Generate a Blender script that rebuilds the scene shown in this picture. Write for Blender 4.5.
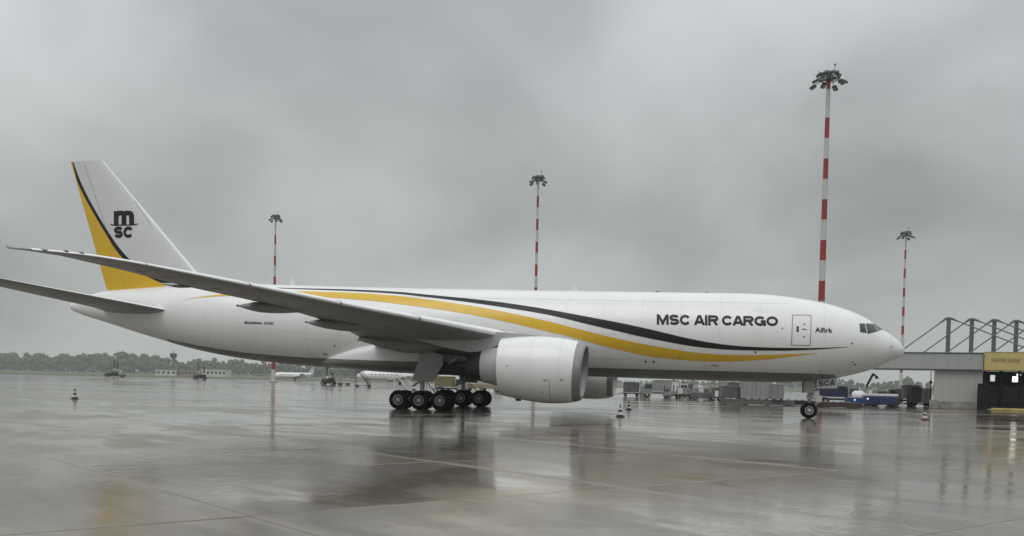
import bpy, bmesh, math, random
from mathutils import Vector, Matrix, Quaternion

for o in list(bpy.data.objects):
    bpy.data.objects.remove(o)
scene = bpy.context.scene
COL = scene.collection
R = math.radians

# ------------------------------------------------------------------ camera
CAM = Vector((-12.216, -68.533, 2.115))
YAW, PITCH, ROLL, FPX, CY = -0.20766, -0.0307, 0.02271, 960.14, 410.1
fw = Vector((math.sin(YAW) * math.cos(PITCH), math.cos(YAW) * math.cos(PITCH), math.sin(PITCH)))
r0 = Vector((math.cos(YAW), -math.sin(YAW), 0))
u0 = r0.cross(fw)
rt = math.cos(ROLL) * r0 + math.sin(ROLL) * u0
up = -math.sin(ROLL) * r0 + math.cos(ROLL) * u0
cd = bpy.data.cameras.new('camera')
cam = bpy.data.objects.new('camera', cd)
COL.objects.link(cam)
m = Matrix((rt, up, -fw)).transposed().to_4x4()
m.translation = CAM
cam.matrix_world = m
cd.sensor_width = 36
cd.lens = FPX / 1024 * 36
cd.shift_y = (CY - 268) / 1024
cd.clip_start = 0.5
cd.clip_end = 20000
scene.camera = cam

# ------------------------------------------------------------------ sky
world = bpy.data.worlds.new('World')
scene.world = world
world.use_nodes = True
wn, wl = world.node_tree.nodes, world.node_tree.links
wn.clear()
SUN_EL, SUN_AZ = 58, 205      # behind an even overcast, above and behind the camera


def node(nt, t, **kw):
    n = nt.nodes.new(t)
    for k, v in kw.items():
        if k == 'op':
            n.operation = v
        elif hasattr(n, k):
            setattr(n, k, v)
        else:
            n.inputs[k].default_value = v
    return n


W = world.node_tree
wo = node(W, 'ShaderNodeOutputWorld')
sky = node(W, 'ShaderNodeTexSky', sky_type='NISHITA', sun_disc=False)
sky.sun_elevation = R(SUN_EL)
sky.sun_rotation = R(SUN_AZ)
sky.air_density = 1.5
sky.dust_density = 6
b1 = node(W, 'ShaderNodeBackground', Strength=0.05)
wl.new(sky.outputs[0], b1.inputs[0])
tc = node(W, 'ShaderNodeTexCoord')
sp = node(W, 'ShaderNodeSeparateXYZ')
wl.new(tc.outputs['Generated'], sp.inputs[0])
zc = node(W, 'ShaderNodeMath', op='MAXIMUM')
wl.new(sp.outputs[2], zc.inputs[0])
zc.inputs[1].default_value = 0.0
zd = node(W, 'ShaderNodeMath', op='ADD')
wl.new(zc.outputs[0], zd.inputs[0])
zd.inputs[1].default_value = 0.55
dx = node(W, 'ShaderNodeMath', op='DIVIDE')
dy = node(W, 'ShaderNodeMath', op='DIVIDE')
wl.new(sp.outputs[0], dx.inputs[0]); wl.new(zd.outputs[0], dx.inputs[1])
wl.new(sp.outputs[1], dy.inputs[0]); wl.new(zd.outputs[0], dy.inputs[1])
cb = node(W, 'ShaderNodeCombineXYZ')
wl.new(dx.outputs[0], cb.inputs[0]); wl.new(dy.outputs[0], cb.inputs[1])
cb.inputs[2].default_value = 3.7
n1 = node(W, 'ShaderNodeTexNoise', Scale=1.9, Detail=4.0, Roughness=0.45, Distortion=0.3)
off = node(W, 'ShaderNodeVectorMath', op='ADD')
wl.new(cb.outputs[0], off.inputs[0])
off.inputs[1].default_value = (-24.8174, 12.9645, -3.0442)   # which stretch of cloud drifts overhead
wl.new(off.outputs[0], n1.inputs['Vector'])
n2 = node(W, 'ShaderNodeTexNoise', Scale=4.5, Detail=5.0, Roughness=0.5, Distortion=0.4)
wl.new(off.outputs[0], n2.inputs['Vector'])
m1 = node(W, 'ShaderNodeMapRange')
wl.new(n1.outputs[0], m1.inputs[0])
m1.inputs[1].default_value, m1.inputs[2].default_value = 0.3, 0.7
m1.inputs[3].default_value, m1.inputs[4].default_value = 0.66, 1.34
m2 = node(W, 'ShaderNodeMapRange')
wl.new(n2.outputs[0], m2.inputs[0])
m2.inputs[1].default_value, m2.inputs[2].default_value = 0.3, 0.7
m2.inputs[3].default_value, m2.inputs[4].default_value = 0.95, 1.05
mm = node(W, 'ShaderNodeMath', op='MULTIPLY')
wl.new(m1.outputs[0], mm.inputs[0]); wl.new(m2.outputs[0], mm.inputs[1])
# overcast luminance: three times brighter overhead than at the horizon
g = node(W, 'ShaderNodeMath', op='MULTIPLY_ADD')
wl.new(zc.outputs[0], g.inputs[0])
g.inputs[1].default_value, g.inputs[2].default_value = 0.74, 0.392
mg = node(W, 'ShaderNodeMath', op='MULTIPLY')
wl.new(mm.outputs[0], mg.inputs[0]); wl.new(g.outputs[0], mg.inputs[1])
cc = node(W, 'ShaderNodeMix', data_type='RGBA', blend_type='MULTIPLY')
cc.inputs[0].default_value = 1
tint = node(W, 'ShaderNodeMix', data_type='RGBA')
tf = node(W, 'ShaderNodeMath', op='MULTIPLY', use_clamp=True)
wl.new(zc.outputs[0], tf.inputs[0]); tf.inputs[1].default_value = 3.0
wl.new(tf.outputs[0], tint.inputs[0])
tint.inputs[6].default_value = (0.945, 1.0, 0.98, 1)
tint.inputs[7].default_value = (0.955, 0.995, 1.015, 1)
wl.new(tint.outputs[2], cc.inputs[6])
wl.new(mg.outputs[0], cc.inputs[7])
b2 = node(W, 'ShaderNodeBackground', Strength=1.0)
wl.new(cc.outputs[2], b2.inputs[0])
ms = node(W, 'ShaderNodeMixShader')
ms.inputs[0].default_value = 0.93
wl.new(b1.outputs[0], ms.inputs[1]); wl.new(b2.outputs[0], ms.inputs[2])
wl.new(ms.outputs[0], wo.inputs[0])

sd = bpy.data.lights.new('sun', 'SUN')
sd.energy = 0.75
sd.angle = R(40)
sd.color = (1, 0.98, 0.95)
sun = bpy.data.objects.new('sun', sd)
COL.objects.link(sun)
sun.rotation_euler = (R(90 - SUN_EL), 0, R(180 - SUN_AZ))

scene.view_settings.view_transform = 'Standard'
scene.view_settings.look = 'None'
scene.view_settings.exposure = 0
scene.view_settings.gamma = 1
scene.view_settings.use_curve_mapping = False
scene.cycles.use_denoising = True
scene.cycles.max_bounces = 8
scene.cycles.volume_bounces = 1


def at(u, v, depth):
    """world point seen in direction (u, v), depth metres ahead along +Y from the camera stand"""
    d = fw + (u - 512) / FPX * rt - (v - CY) / FPX * up
    return CAM + d * (depth / d.y)


def ground(u, depth):
    """ground point in that bearing"""
    p = at(u, 380 + (u - 512) * 0.0227, depth)
    return Vector((p.x, p.y, 0))


# ------------------------------------------------------------------ materials
MATS = {}


def mat(name, col, rough=0.5, metal=0.0, vary=0.0, scale=1.0, bump=0.0, spec=0.5, coat=0.0, emit=None, streak=False, ior=None):
    if name in MATS:
        return MATS[name]
    mt = bpy.data.materials.new(name)
    mt.use_nodes = True
    nt = mt.node_tree
    p = nt.nodes['Principled BSDF']
    p.inputs['Base Color'].default_value = (*col, 1)
    p.inputs['Roughness'].default_value = rough
    p.inputs['Metallic'].default_value = metal
    p.inputs['Specular IOR Level'].default_value = spec
    if ior:
        p.inputs['IOR'].default_value = ior
    if coat:
        p.inputs['Coat Weight'].default_value = coat
        p.inputs['Coat Roughness'].default_value = 0.08
    if emit:
        p.inputs['Emission Color'].default_value = (*emit[0], 1)
        p.inputs['Emission Strength'].default_value = emit[1]
    if vary or bump:
        t = node(nt, 'ShaderNodeTexCoord')
        mp = node(nt, 'ShaderNodeMapping')
        nt.links.new(t.outputs['Object'], mp.inputs[0])
        if streak:
            mp.inputs['Scale'].default_value = (1, 1, 0.18)
        nz = node(nt, 'ShaderNodeTexNoise', Scale=scale, Detail=6.0, Roughness=0.6)
        nt.links.new(mp.outputs[0], nz.inputs['Vector'])
        if vary:
            mr = node(nt, 'ShaderNodeMapRange')
            nt.links.new(nz.outputs[0], mr.inputs[0])
            mr.inputs[1].default_value, mr.inputs[2].default_value = 0.3, 0.7
            mr.inputs[3].default_value, mr.inputs[4].default_value = 1 - vary, 1 + vary * 0.4
            mx = node(nt, 'ShaderNodeMix', data_type='RGBA', blend_type='MULTIPLY')
            mx.inputs[0].default_value = 1
            mx.inputs[6].default_value = (*col, 1)
            nt.links.new(mr.outputs[0], mx.inputs[7])
            nt.links.new(mx.outputs[2], p.inputs['Base Color'])
            mr2 = node(nt, 'ShaderNodeMapRange')
            nt.links.new(nz.outputs[0], mr2.inputs[0])
            mr2.inputs[3].default_value, mr2.inputs[4].default_value = rough * 1.3, rough * 0.7
            nt.links.new(mr2.outputs[0], p.inputs['Roughness'])
        if bump:
            bp = node(nt, 'ShaderNodeBump', Strength=bump, Distance=0.02)
            nt.links.new(nz.outputs[0], bp.inputs['Height'])
            nt.links.new(bp.outputs[0], p.inputs['Normal'])
    MATS[name] = mt
    return mt


WHITE = mat('white aircraft paint', (0.80, 0.80, 0.795), 0.28, vary=0.05, scale=0.5, coat=0.3, streak=True)
FINW = mat('white tail paint', (0.66, 0.66, 0.67), 0.35, vary=0.05, scale=0.4, coat=0.2)
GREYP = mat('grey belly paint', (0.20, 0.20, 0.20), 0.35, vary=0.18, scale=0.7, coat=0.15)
WINGG = mat('grey wing paint', (0.30, 0.30, 0.30), 0.42, vary=0.14, scale=0.5)
PANEL = mat('access panel paint', (0.22, 0.22, 0.215), 0.5)
WINGL = mat('skylit leading edge', (0.86, 0.86, 0.86), 0.4, vary=0.06, scale=1.0)  # near-white: skylight caught by the slat tops is put into the colour
YEL = mat('golden yellow paint', (0.70, 0.43, 0.016), 0.32, vary=0.06, scale=0.6, coat=0.2)
BLK = mat('black paint', (0.012, 0.014, 0.0145), 0.4, vary=0.1, scale=0.8, spec=0.3)
SEAM = mat('panel seam', (0.24, 0.24, 0.24), 0.6)
SEAML = mat('pale seam', (0.60, 0.60, 0.59), 0.6)
SEAMD = mat('dark seam', (0.10, 0.10, 0.10), 0.6)
GLASS = mat('dark cockpit glass', (0.02, 0.03, 0.03), 0.05, spec=0.8)
METAL = mat('brushed metal', (0.32, 0.32, 0.32), 0.35, metal=0.6, vary=0.1, scale=4)
LIP = mat('inlet lip metal', (0.28, 0.28, 0.28), 0.3, metal=0.55, vary=0.08, scale=2)
DARKM = mat('dark exhaust metal', (0.06, 0.055, 0.05), 0.45, metal=0.7, vary=0.2, scale=3)
RUB = mat('black tyre rubber', (0.010, 0.010, 0.010), 0.75, vary=0.2, scale=6, spec=0.2)
RIM = mat('grey wheel rim', (0.58, 0.58, 0.58), 0.4, vary=0.12, scale=8)
GEARW = mat('landing gear paint', (0.46, 0.47, 0.47), 0.4, vary=0.2, scale=5)
DARK = mat('dark steel', (0.028, 0.028, 0.029), 0.55, spec=0.3, vary=0.25, scale=3)
MASTW = mat('white mast paint', (0.54, 0.54, 0.52), 0.5, vary=0.12, scale=1.5, streak=True)
MASTR = mat('red mast paint', (0.29, 0.026, 0.02), 0.5, vary=0.15, scale=1.5, streak=True)
LAMPH = mat('floodlight housing', (0.07, 0.075, 0.075), 0.5, vary=0.2, scale=3)
LENS = mat('floodlight glass', (0.25, 0.27, 0.27), 0.1)
GALV = mat('galvanised steel', (0.15, 0.16, 0.17), 0.45, metal=0.3, vary=0.15, scale=2)
WALLC = mat('weathered pale cladding', (0.42, 0.42, 0.40), 0.6, vary=0.14, scale=0.6, streak=True)
FASC = mat('grey fascia cladding', (0.36, 0.37, 0.365), 0.5, vary=0.10, scale=0.5, streak=True)
PLIN = mat('stained concrete plinth', (0.30, 0.285, 0.25), 0.75, vary=0.45, scale=1.2, bump=0.3)
SIGNY = mat('pale yellow sign board', (0.50, 0.42, 0.16), 0.5, vary=0.08, scale=0.7)
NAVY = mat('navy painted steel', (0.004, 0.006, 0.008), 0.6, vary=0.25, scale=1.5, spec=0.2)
KERBY = mat('yellow kerb paint', (0.50, 0.38, 0.12), 0.7, vary=0.3, scale=2)
LITW = mat('lit window', (0.8, 0.8, 0.75), 0.3, emit=((1, 0.97, 0.90), 4.0))
LITD = mat('dim lit window', (0.8, 0.8, 0.75), 0.3, emit=((1, 0.97, 0.90), 0.6))
LAMPON = mat('lit lamp', (0.8, 0.8, 0.8), 0.3, emit=((0.9, 0.96, 1.0), 0.5))
BLUEV = mat('blue vehicle paint', (0.008, 0.02, 0.07), 0.35, vary=0.2, scale=2, coat=0.2)
BLUEB = mat('bright blue paint', (0.012, 0.045, 0.16), 0.35, vary=0.15, scale=2)
NAVYB = mat('dark blue tarpaulin', (0.022, 0.024, 0.065), 0.5, vary=0.2, scale=2)
VWHITE = mat('white vehicle paint', (0.68, 0.68, 0.67), 0.4, vary=0.15, scale=2)
VGREY = mat('grey vehicle paint', (0.25, 0.255, 0.255), 0.5, vary=0.25, scale=2)
VGREYL = mat('pale grey container metal', (0.29, 0.295, 0.285), 0.5, vary=0.18, scale=1.5, streak=True)
VGREYD = mat('dark grey container metal', (0.11, 0.115, 0.11), 0.5, vary=0.25, scale=1.5)
SILV = mat('silver box metal', (0.55, 0.55, 0.54), 0.4, metal=0.3, vary=0.15, scale=2)
BROWN = mat('rusty brown paint', (0.055, 0.035, 0.028), 0.6, vary=0.3, scale=2)
OLIVE = mat('olive deck paint', (0.13, 0.11, 0.06), 0.6, vary=0.3, scale=2)
TAN = mat('tan board', (0.27, 0.23, 0.16), 0.7, vary=0.2, scale=1)
CYEL = mat('faded yellow equipment', (0.20, 0.17, 0.09), 0.5, vary=0.2, scale=2)
CONEK = mat('black cone rubber', (0.02, 0.02, 0.02), 0.55)
CONEW = mat('white cone band', (0.62, 0.62, 0.60), 0.5, vary=0.15, scale=9)
CONER = mat('red cone rubber', (0.22, 0.04, 0.03), 0.5, vary=0.2, scale=9)
BWALL = mat('far white wall', (0.55, 0.55, 0.53), 0.7, vary=0.1, scale=0.3)
BROSE = mat('far pinkish wall', (0.30, 0.24, 0.22), 0.7, vary=0.1, scale=0.3)
WINF = mat('far window glass', (0.05, 0.06, 0.065), 0.2)
TOWC = mat('tower concrete', (0.16, 0.165, 0.17), 0.7, vary=0.15, scale=0.4)


GRID_N, GRID_E = -47.1, -0.2     # joint lines of the slab grid (turned 38.5 degrees)
GE, GN = 6.6, 8.0


def ground_mat(name, joints):
    """wet concrete: brownish cement film of rain water, shallow puddles, soot and stains"""
    mt = bpy.data.materials.new(name)
    mt.use_nodes = True
    nt = mt.node_tree
    L = nt.links.new
    p = nt.nodes['Principled BSDF']
    geo = node(nt, 'ShaderNodeNewGeometry')
    rot = node(nt, 'ShaderNodeMapping')
    rot.inputs['Rotation'].default_value = (0, 0, R(38.5))
    L(geo.outputs['Position'], rot.inputs[0])
    big = node(nt, 'ShaderNodeTexNoise', Scale=0.085, Detail=5.0, Roughness=0.6, Distortion=0.6)
    L(rot.outputs[0], big.inputs['Vector'])
    st = node(nt, 'ShaderNodeMapping')
    st.inputs['Scale'].default_value = (0.35, 1.0, 1.0)
    L(rot.outputs[0], st.inputs[0])
    mid = node(nt, 'ShaderNodeTexNoise', Scale=0.5, Detail=8.0, Roughness=0.65, Distortion=0.4)
    L(st.outputs[0], mid.inputs['Vector'])
    fine = node(nt, 'ShaderNodeTexNoise', Scale=9.0, Detail=6.0, Roughness=0.65)
    L(geo.outputs['Position'], fine.inputs['Vector'])
    rip = node(nt, 'ShaderNodeTexNoise', Scale=4.2, Detail=4.0, Roughness=0.6)
    rmap = node(nt, 'ShaderNodeMapping')
    rmap.inputs['Scale'].default_value = (1.0, 0.42, 1.0)
    rmap.inputs['Rotation'].default_value = (0, 0, R(8))
    L(geo.outputs['Position'], rmap.inputs[0])
    L(rmap.outputs[0], rip.inputs['Vector'])
    # puddle mask
    ad = node(nt, 'ShaderNodeMath', op='MULTIPLY_ADD')
    L(mid.outputs[0], ad.inputs[0]); ad.inputs[1].default_value = 0.55
    L(big.outputs[0], ad.inputs[2])
    pud = node(nt, 'ShaderNodeMapRange', interpolation_type='SMOOTHSTEP')
    L(ad.outputs[0], pud.inputs[0])
    pud.inputs[1].default_value, pud.inputs[2].default_value = 0.71, 0.84
    # colour
    cr = node(nt, 'ShaderNodeMix', data_type='RGBA')
    cr.inputs[6].default_value = (0.078, 0.062, 0.041, 1)
    cr.inputs[7].default_value = (0.215, 0.188, 0.146, 1)
    cm = node(nt, 'ShaderNodeMapRange')
    L(mid.outputs[0], cm.inputs[0]); cm.inputs[1].default_value, cm.inputs[2].default_value = 0.35, 0.65
    L(cm.outputs[0], cr.inputs[0])
    oi = node(nt, 'ShaderNodeObjectInfo')
    ov = node(nt, 'ShaderNodeMapRange')
    L(oi.outputs['Random'], ov.inputs[0]); ov.inputs[3].default_value, ov.inputs[4].default_value = 0.75, 1.2
    fv = node(nt, 'ShaderNodeMapRange')
    L(fine.outputs[0], fv.inputs[0]); fv.inputs[1].default_value, fv.inputs[2].default_value = 0.3, 0.7
    fv.inputs[3].default_value, fv.inputs[4].default_value = 0.82, 1.12
    mv = node(nt, 'ShaderNodeMath', op='MULTIPLY')
    L(ov.outputs[0], mv.inputs[0]); L(fv.outputs[0], mv.inputs[1])
    c2 = node(nt, 'ShaderNodeMix', data_type='RGBA', blend_type='MULTIPLY')
    c2.inputs[0].default_value = 1
    L(cr.outputs[2], c2.inputs[6]); L(mv.outputs[0], c2.inputs[7])
    col = c2.outputs[2]
    if joints:
        sx = node(nt, 'ShaderNodeSeparateXYZ')
        L(rot.outputs[0], sx.inputs[0])
        last = None
        for ax, size, off in ((0, 6.6, GRID_E), (1, 8.0, GRID_N)):
            a = node(nt, 'ShaderNodeMath', op='SUBTRACT'); L(sx.outputs[ax], a.inputs[0]); a.inputs[1].default_value = off
            b = node(nt, 'ShaderNodeMath', op='DIVIDE'); L(a.outputs[0], b.inputs[0]); b.inputs[1].default_value = size
            c = node(nt, 'ShaderNodeMath', op='FRACT'); L(b.outputs[0], c.inputs[0])
            d = node(nt, 'ShaderNodeMath', op='SUBTRACT'); L(c.outputs[0], d.inputs[0]); d.inputs[1].default_value = 0.5
            e = node(nt, 'ShaderNodeMath', op='ABSOLUTE'); L(d.outputs[0], e.inputs[0])
            f_ = node(nt, 'ShaderNodeMath', op='GREATER_THAN'); L(e.outputs[0], f_.inputs[0]); f_.inputs[1].default_value = 0.5 - 0.035 / size
            last = f_ if last is None else last
        mxj = node(nt, 'ShaderNodeMath', op='MAXIMUM'); L(last.outputs[0], mxj.inputs[0]); L(f_.outputs[0], mxj.inputs[1])
        cj = node(nt, 'ShaderNodeMix', data_type='RGBA')
        L(mxj.outputs[0], cj.inputs[0]); L(col, cj.inputs[6]); cj.inputs[7].default_value = (0.02, 0.02, 0.018, 1)
        col = cj.outputs[2]
    rough_in = None
    if not joints:
        # paler and rougher rims along the slab edges
        tco = node(nt, 'ShaderNodeTexCoord')
        sx = node(nt, 'ShaderNodeSeparateXYZ')
        L(tco.outputs['Object'], sx.inputs[0])
        es = []
        for ax, half in ((0, GE / 2 + 0.14), (1, GN / 2)):
            e1 = node(nt, 'ShaderNodeMath', op='ABSOLUTE'); L(sx.outputs[ax], e1.inputs[0])
            e2 = node(nt, 'ShaderNodeMath', op='SUBTRACT'); e2.inputs[0].default_value = half; L(e1.outputs[0], e2.inputs[1])
            es.append(e2)
        mn = node(nt, 'ShaderNodeMath', op='MINIMUM'); L(es[0].outputs[0], mn.inputs[0]); L(es[1].outputs[0], mn.inputs[1])
        wob = node(nt, 'ShaderNodeMath', op='MULTIPLY_ADD'); L(mid.outputs[0], wob.inputs[0]); wob.inputs[1].default_value = -0.5; L(mn.outputs[0], wob.inputs[2])
        rim = node(nt, 'ShaderNodeMapRange', interpolation_type='SMOOTHSTEP')
        L(wob.outputs[0], rim.inputs[0]); rim.inputs[1].default_value, rim.inputs[2].default_value = -0.20, 0.10
        rim.inputs[3].default_value, rim.inputs[4].default_value = 1.0, 0.0
        cr2 = node(nt, 'ShaderNodeMix', data_type='RGBA')
        rf = node(nt, 'ShaderNodeMath', op='MULTIPLY'); L(rim.outputs[0], rf.inputs[0]); rf.inputs[1].default_value = 0.45
        L(rf.outputs[0], cr2.inputs[0]); L(col, cr2.inputs[6]); cr2.inputs[7].default_value = (0.24, 0.22, 0.18, 1)
        col = cr2.outputs[2]
        rough_in = rim
    L(col, p.inputs['Base Color'])
    rr = node(nt, 'ShaderNodeMapRange')
    L(pud.outputs[0], rr.inputs[0]); rr.inputs[3].default_value, rr.inputs[4].default_value = 0.145, 0.05
    ro = node(nt, 'ShaderNodeMapRange')
    L(oi.outputs['Random'], ro.inputs[0]); ro.inputs[3].default_value, ro.inputs[4].default_value = -0.02, 0.04
    ra = node(nt, 'ShaderNodeMath', op='ADD'); L(rr.outputs[0], ra.inputs[0]); L(ro.outputs[0], ra.inputs[1])
    rlast = ra
    if rough_in is not None:
        rb_ = node(nt, 'ShaderNodeMath', op='MULTIPLY_ADD'); L(rough_in.outputs[0], rb_.inputs[0]); rb_.inputs[1].default_value = 0.06; L(ra.outputs[0], rb_.inputs[2])
        rlast = rb_
    rc = node(nt, 'ShaderNodeMath', op='MAXIMUM'); L(rlast.outputs[0], rc.inputs[0]); rc.inputs[1].default_value = 0.03
    L(rc.outputs[0], p.inputs['Roughness'])
    p.inputs['IOR'].default_value = 1.65
    bs = node(nt, 'ShaderNodeMapRange')
    L(pud.outputs[0], bs.inputs[0]); bs.inputs[3].default_value, bs.inputs[4].default_value = 0.05, 0.015
    b1_ = node(nt, 'ShaderNodeBump', Distance=0.02)
    L(bs.outputs[0], b1_.inputs['Strength']); L(fine.outputs[0], b1_.inputs['Height'])
    wv_ = node(nt, 'ShaderNodeMapRange')
    L(big.outputs[0], wv_.inputs[0]); wv_.inputs[1].default_value, wv_.inputs[2].default_value = 0.47, 0.64
    wv_.inputs[3].default_value, wv_.inputs[4].default_value = (0.01, 0.06) if joints else (0.06, 0.60)
    b2_ = node(nt, 'ShaderNodeBump', Distance=0.02)
    L(wv_.outputs[0], b2_.inputs['Strength'])
    L(rip.outputs[0], b2_.inputs['Height']); L(b1_.outputs[0], b2_.inputs['Normal'])
    L(b2_.outputs[0], p.inputs['Normal'])
    return mt


CONC = ground_mat('wet concrete', False)
CONCJ = ground_mat('wet concrete far', True)
JOINT = mat('wet joint sealant', (0.02, 0.02, 0.018), 0.35)


def grass_mat():
    mt = bpy.data.materials.new('wet grass field')
    mt.use_nodes = True
    nt = mt.node_tree
    p = nt.nodes['Principled BSDF']
    geo = node(nt, 'ShaderNodeNewGeometry')
    nz = node(nt, 'ShaderNodeTexNoise', Scale=0.02, Detail=8.0, Roughness=0.65)
    nt.links.new(geo.outputs['Position'], nz.inputs['Vector'])
    mx = node(nt, 'ShaderNodeMix', data_type='RGBA')
    nt.links.new(nz.outputs[0], mx.inputs[0])
    mx.inputs[6].default_value = (0.055, 0.075, 0.03, 1)
    mx.inputs[7].default_value = (0.13, 0.125, 0.065, 1)
    nt.links.new(mx.outputs[2], p.inputs['Base Color'])
    p.inputs['Roughness'].default_value = 0.85
    return mt


GRASS = grass_mat()


def leaf_mat(name, a, b):
    mt = bpy.data.materials.new(name)
    mt.use_nodes = True
    nt = mt.node_tree
    p = nt.nodes['Principled BSDF']
    geo = node(nt, 'ShaderNodeNewGeometry')
    nz = node(nt, 'ShaderNodeTexNoise', Scale=0.12, Detail=4.0)
    nt.links.new(geo.outputs['Position'], nz.inputs['Vector'])
    mx = node(nt, 'ShaderNodeMix', data_type='RGBA')
    mr = node(nt, 'ShaderNodeMapRange')
    nt.links.new(nz.outputs[0], mr.inputs[0]); mr.inputs[1].default_value, mr.inputs[2].default_value = 0.35, 0.65
    nt.links.new(mr.outputs[0], mx.inputs[0])
    mx.inputs[6].default_value = (*a, 1)
    mx.inputs[7].default_value = (*b, 1)
    nt.links.new(mx.outputs[2], p.inputs['Base Color'])
    p.inputs['Roughness'].default_value = 0.7
    return mt


LEAF = leaf_mat('distant foliage', (0.04, 0.055, 0.03), (0.085, 0.10, 0.06))

# ------------------------------------------------------------------ mesh building
ORG = {}


class MB:
    def __init__(s):
        s.v, s.f, s.m = [], [], []

    def add(s, vs, fs, mi=0):
        k = len(s.v)
        s.v += [tuple(a) for a in vs]
        s.f += [tuple(i + k for i in f) for f in fs]
        s.m += [mi] * len(fs)
        return s

    def box(s, c, size, b=0.0, rot=None, mi=0):
        """chamfered box"""
        hx, hy, hz = size[0] / 2, size[1] / 2, size[2] / 2
        b = min(b, hx * .9, hy * .9, hz * .9)
        if b <= 0:
            vs = [(x * hx, y * hy, z * hz) for x in (-1, 1) for y in (-1, 1) for z in (-1, 1)]
            fs = [(0, 1, 3, 2), (4, 6, 7, 5), (0, 4, 5, 1), (2, 3, 7, 6), (0, 2, 6, 4), (1, 5, 7, 3)]
        else:
            vs, idx = [], {}
            for x in (-1, 1):
                for y in (-1, 1):
                    for z in (-1, 1):
                        for a in range(3):
                            q = [x * (hx - b), y * (hy - b), z * (hz - b)]
                            q[a] = (x * hx, y * hy, z * hz)[a]
                            idx[(x, y, z, a)] = len(vs)
                            vs.append(tuple(q))
            fs = []
            for a in range(3):
                o1, o2 = (a + 1) % 3, (a + 2) % 3
                for sg in (-1, 1):
                    quad = []
                    for p, q in ((-1, -1), (1, -1), (1, 1), (-1, 1)):
                        k = [0, 0, 0]; k[a] = sg; k[o1] = p; k[o2] = q
                        quad.append(idx[(*k, a)])
                    fs.append(tuple(quad if sg > 0 else quad[::-1]))
            for a in range(3):
                o1, o2 = (a + 1) % 3, (a + 2) % 3
                for p in (-1, 1):
                    for q in (-1, 1):
                        k0 = [0, 0, 0]; k1 = [0, 0, 0]
                        k0[a], k1[a] = -1, 1
                        for k in (k0, k1):
                            k[o1], k[o2] = p, q
                        f = [idx[(*k0, o1)], idx[(*k1, o1)], idx[(*k1, o2)], idx[(*k0, o2)]]
                        fs.append(tuple(f if p * q < 0 else f[::-1]))
            for x in (-1, 1):
                for y in (-1, 1):
                    for z in (-1, 1):
                        f = [idx[(x, y, z, a)] for a in range(3)]
                        fs.append(tuple(f if x * y * z > 0 else f[::-1]))
        c = Vector(c)
        if rot is not None:
            vs = [rot @ Vector(a) + c for a in vs]
        else:
            vs = [Vector(a) + c for a in vs]
        return s.add(vs, fs, mi)

    def tube(s, p0, p1, ra, rb=None, n=10, mi=0):
        rb = ra if rb is None else rb
        p0, p1 = Vector(p0), Vector(p1)
        d = (p1 - p0).normalized()
        a = d.orthogonal().normalized()
        b = d.cross(a)
        vs = []
        for p, r in ((p0, ra), (p1, rb)):
            for i in range(n):
                t = 2 * math.pi * i / n
                vs.append(p + r * (math.cos(t) * a + math.sin(t) * b))
        fs = [(i, (i + 1) % n, n + (i + 1) % n, n + i) for i in range(n)]
        fs += [tuple(range(n))[::-1], tuple(range(n, 2 * n))]
        return s.add(vs, fs, mi)

    def loft(s, rings, caps=True, closed=True, mi=0, mfun=None):
        n = len(rings[0])
        vs = [q for r in rings for q in r]
        fs = []
        for j in range(len(rings) - 1):
            for i in range(n if closed else n - 1):
                k = (i + 1) % n
                fs.append((j * n + i, j * n + k, (j + 1) * n + k, (j + 1) * n + i))
        if caps:
            fs.append(tuple(range(n))[::-1])
            fs.append(tuple(range((len(rings) - 1) * n, len(rings) * n)))
        k = len(s.v)
        s.add(vs, fs, mi)
        if mfun:
            for i in range(len(s.f) - len(fs), len(s.f)):
                c = Vector((0, 0, 0))
                for q in s.f[i]:
                    c += Vector(s.v[q])
                s.m[i] = mfun(c / len(s.f[i]))
        return s

    def lathe(s, prof, c, axis, n=32, mi=0, caps=False):
        """prof: (distance along axis, radius)"""
        d = Vector(axis).normalized()
        a = d.orthogonal().normalized()
        b = d.cross(a)
        c = Vector(c)
        rings = [[c + d * t + r * (math.cos(2 * math.pi * i / n) * a + math.sin(2 * math.pi * i / n) * b) for i in range(n)] for t, r in prof]
        return s.loft(rings, caps=caps, mi=mi)

    def prism(s, poly, y0, y1, mi=0):
        """poly in (x, z), extruded along y"""
        n = len(poly)
        vs = [(x, y0, z) for x, z in poly] + [(x, y1, z) for x, z in poly]
        fs = [(i, (i + 1) % n, n + (i + 1) % n, n + i) for i in range(n)]
        fs += [tuple(range(n))[::-1], tuple(range(n, 2 * n))]
        return s.add(vs, fs, mi)


def mesh_of(name, mb, mats, smooth=35, origin=None):
    me = bpy.data.meshes.new(name)
    o = Vector(origin) if origin is not None else Vector((0, 0, 0))
    me.from_pydata([tuple(Vector(a) - o) for a in mb.v], [], mb.f)
    for mt in (mats if isinstance(mats, (list, tuple)) else [mats]):
        me.materials.append(mt)
    me.polygons.foreach_set('material_index', mb.m)
    bm = bmesh.new()
    bm.from_mesh(me)
    bmesh.ops.recalc_face_normals(bm, faces=bm.faces)
    bm.to_mesh(me)
    bm.free()
    if smooth:
        me.polygons.foreach_set('use_smooth', [True] * len(me.polygons))
        me.set_sharp_from_angle(angle=R(smooth))
    me.update()
    return me


def link(name, data, parent=None, org=(0, 0, 0)):
    o = bpy.data.objects.new(name, data)
    COL.objects.link(o)
    org = Vector(org)
    ORG[o.name] = org
    if parent is not None:
        o.parent = parent
        o.location = org - ORG[parent.name]
    else:
        o.location = org
    return o


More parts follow.
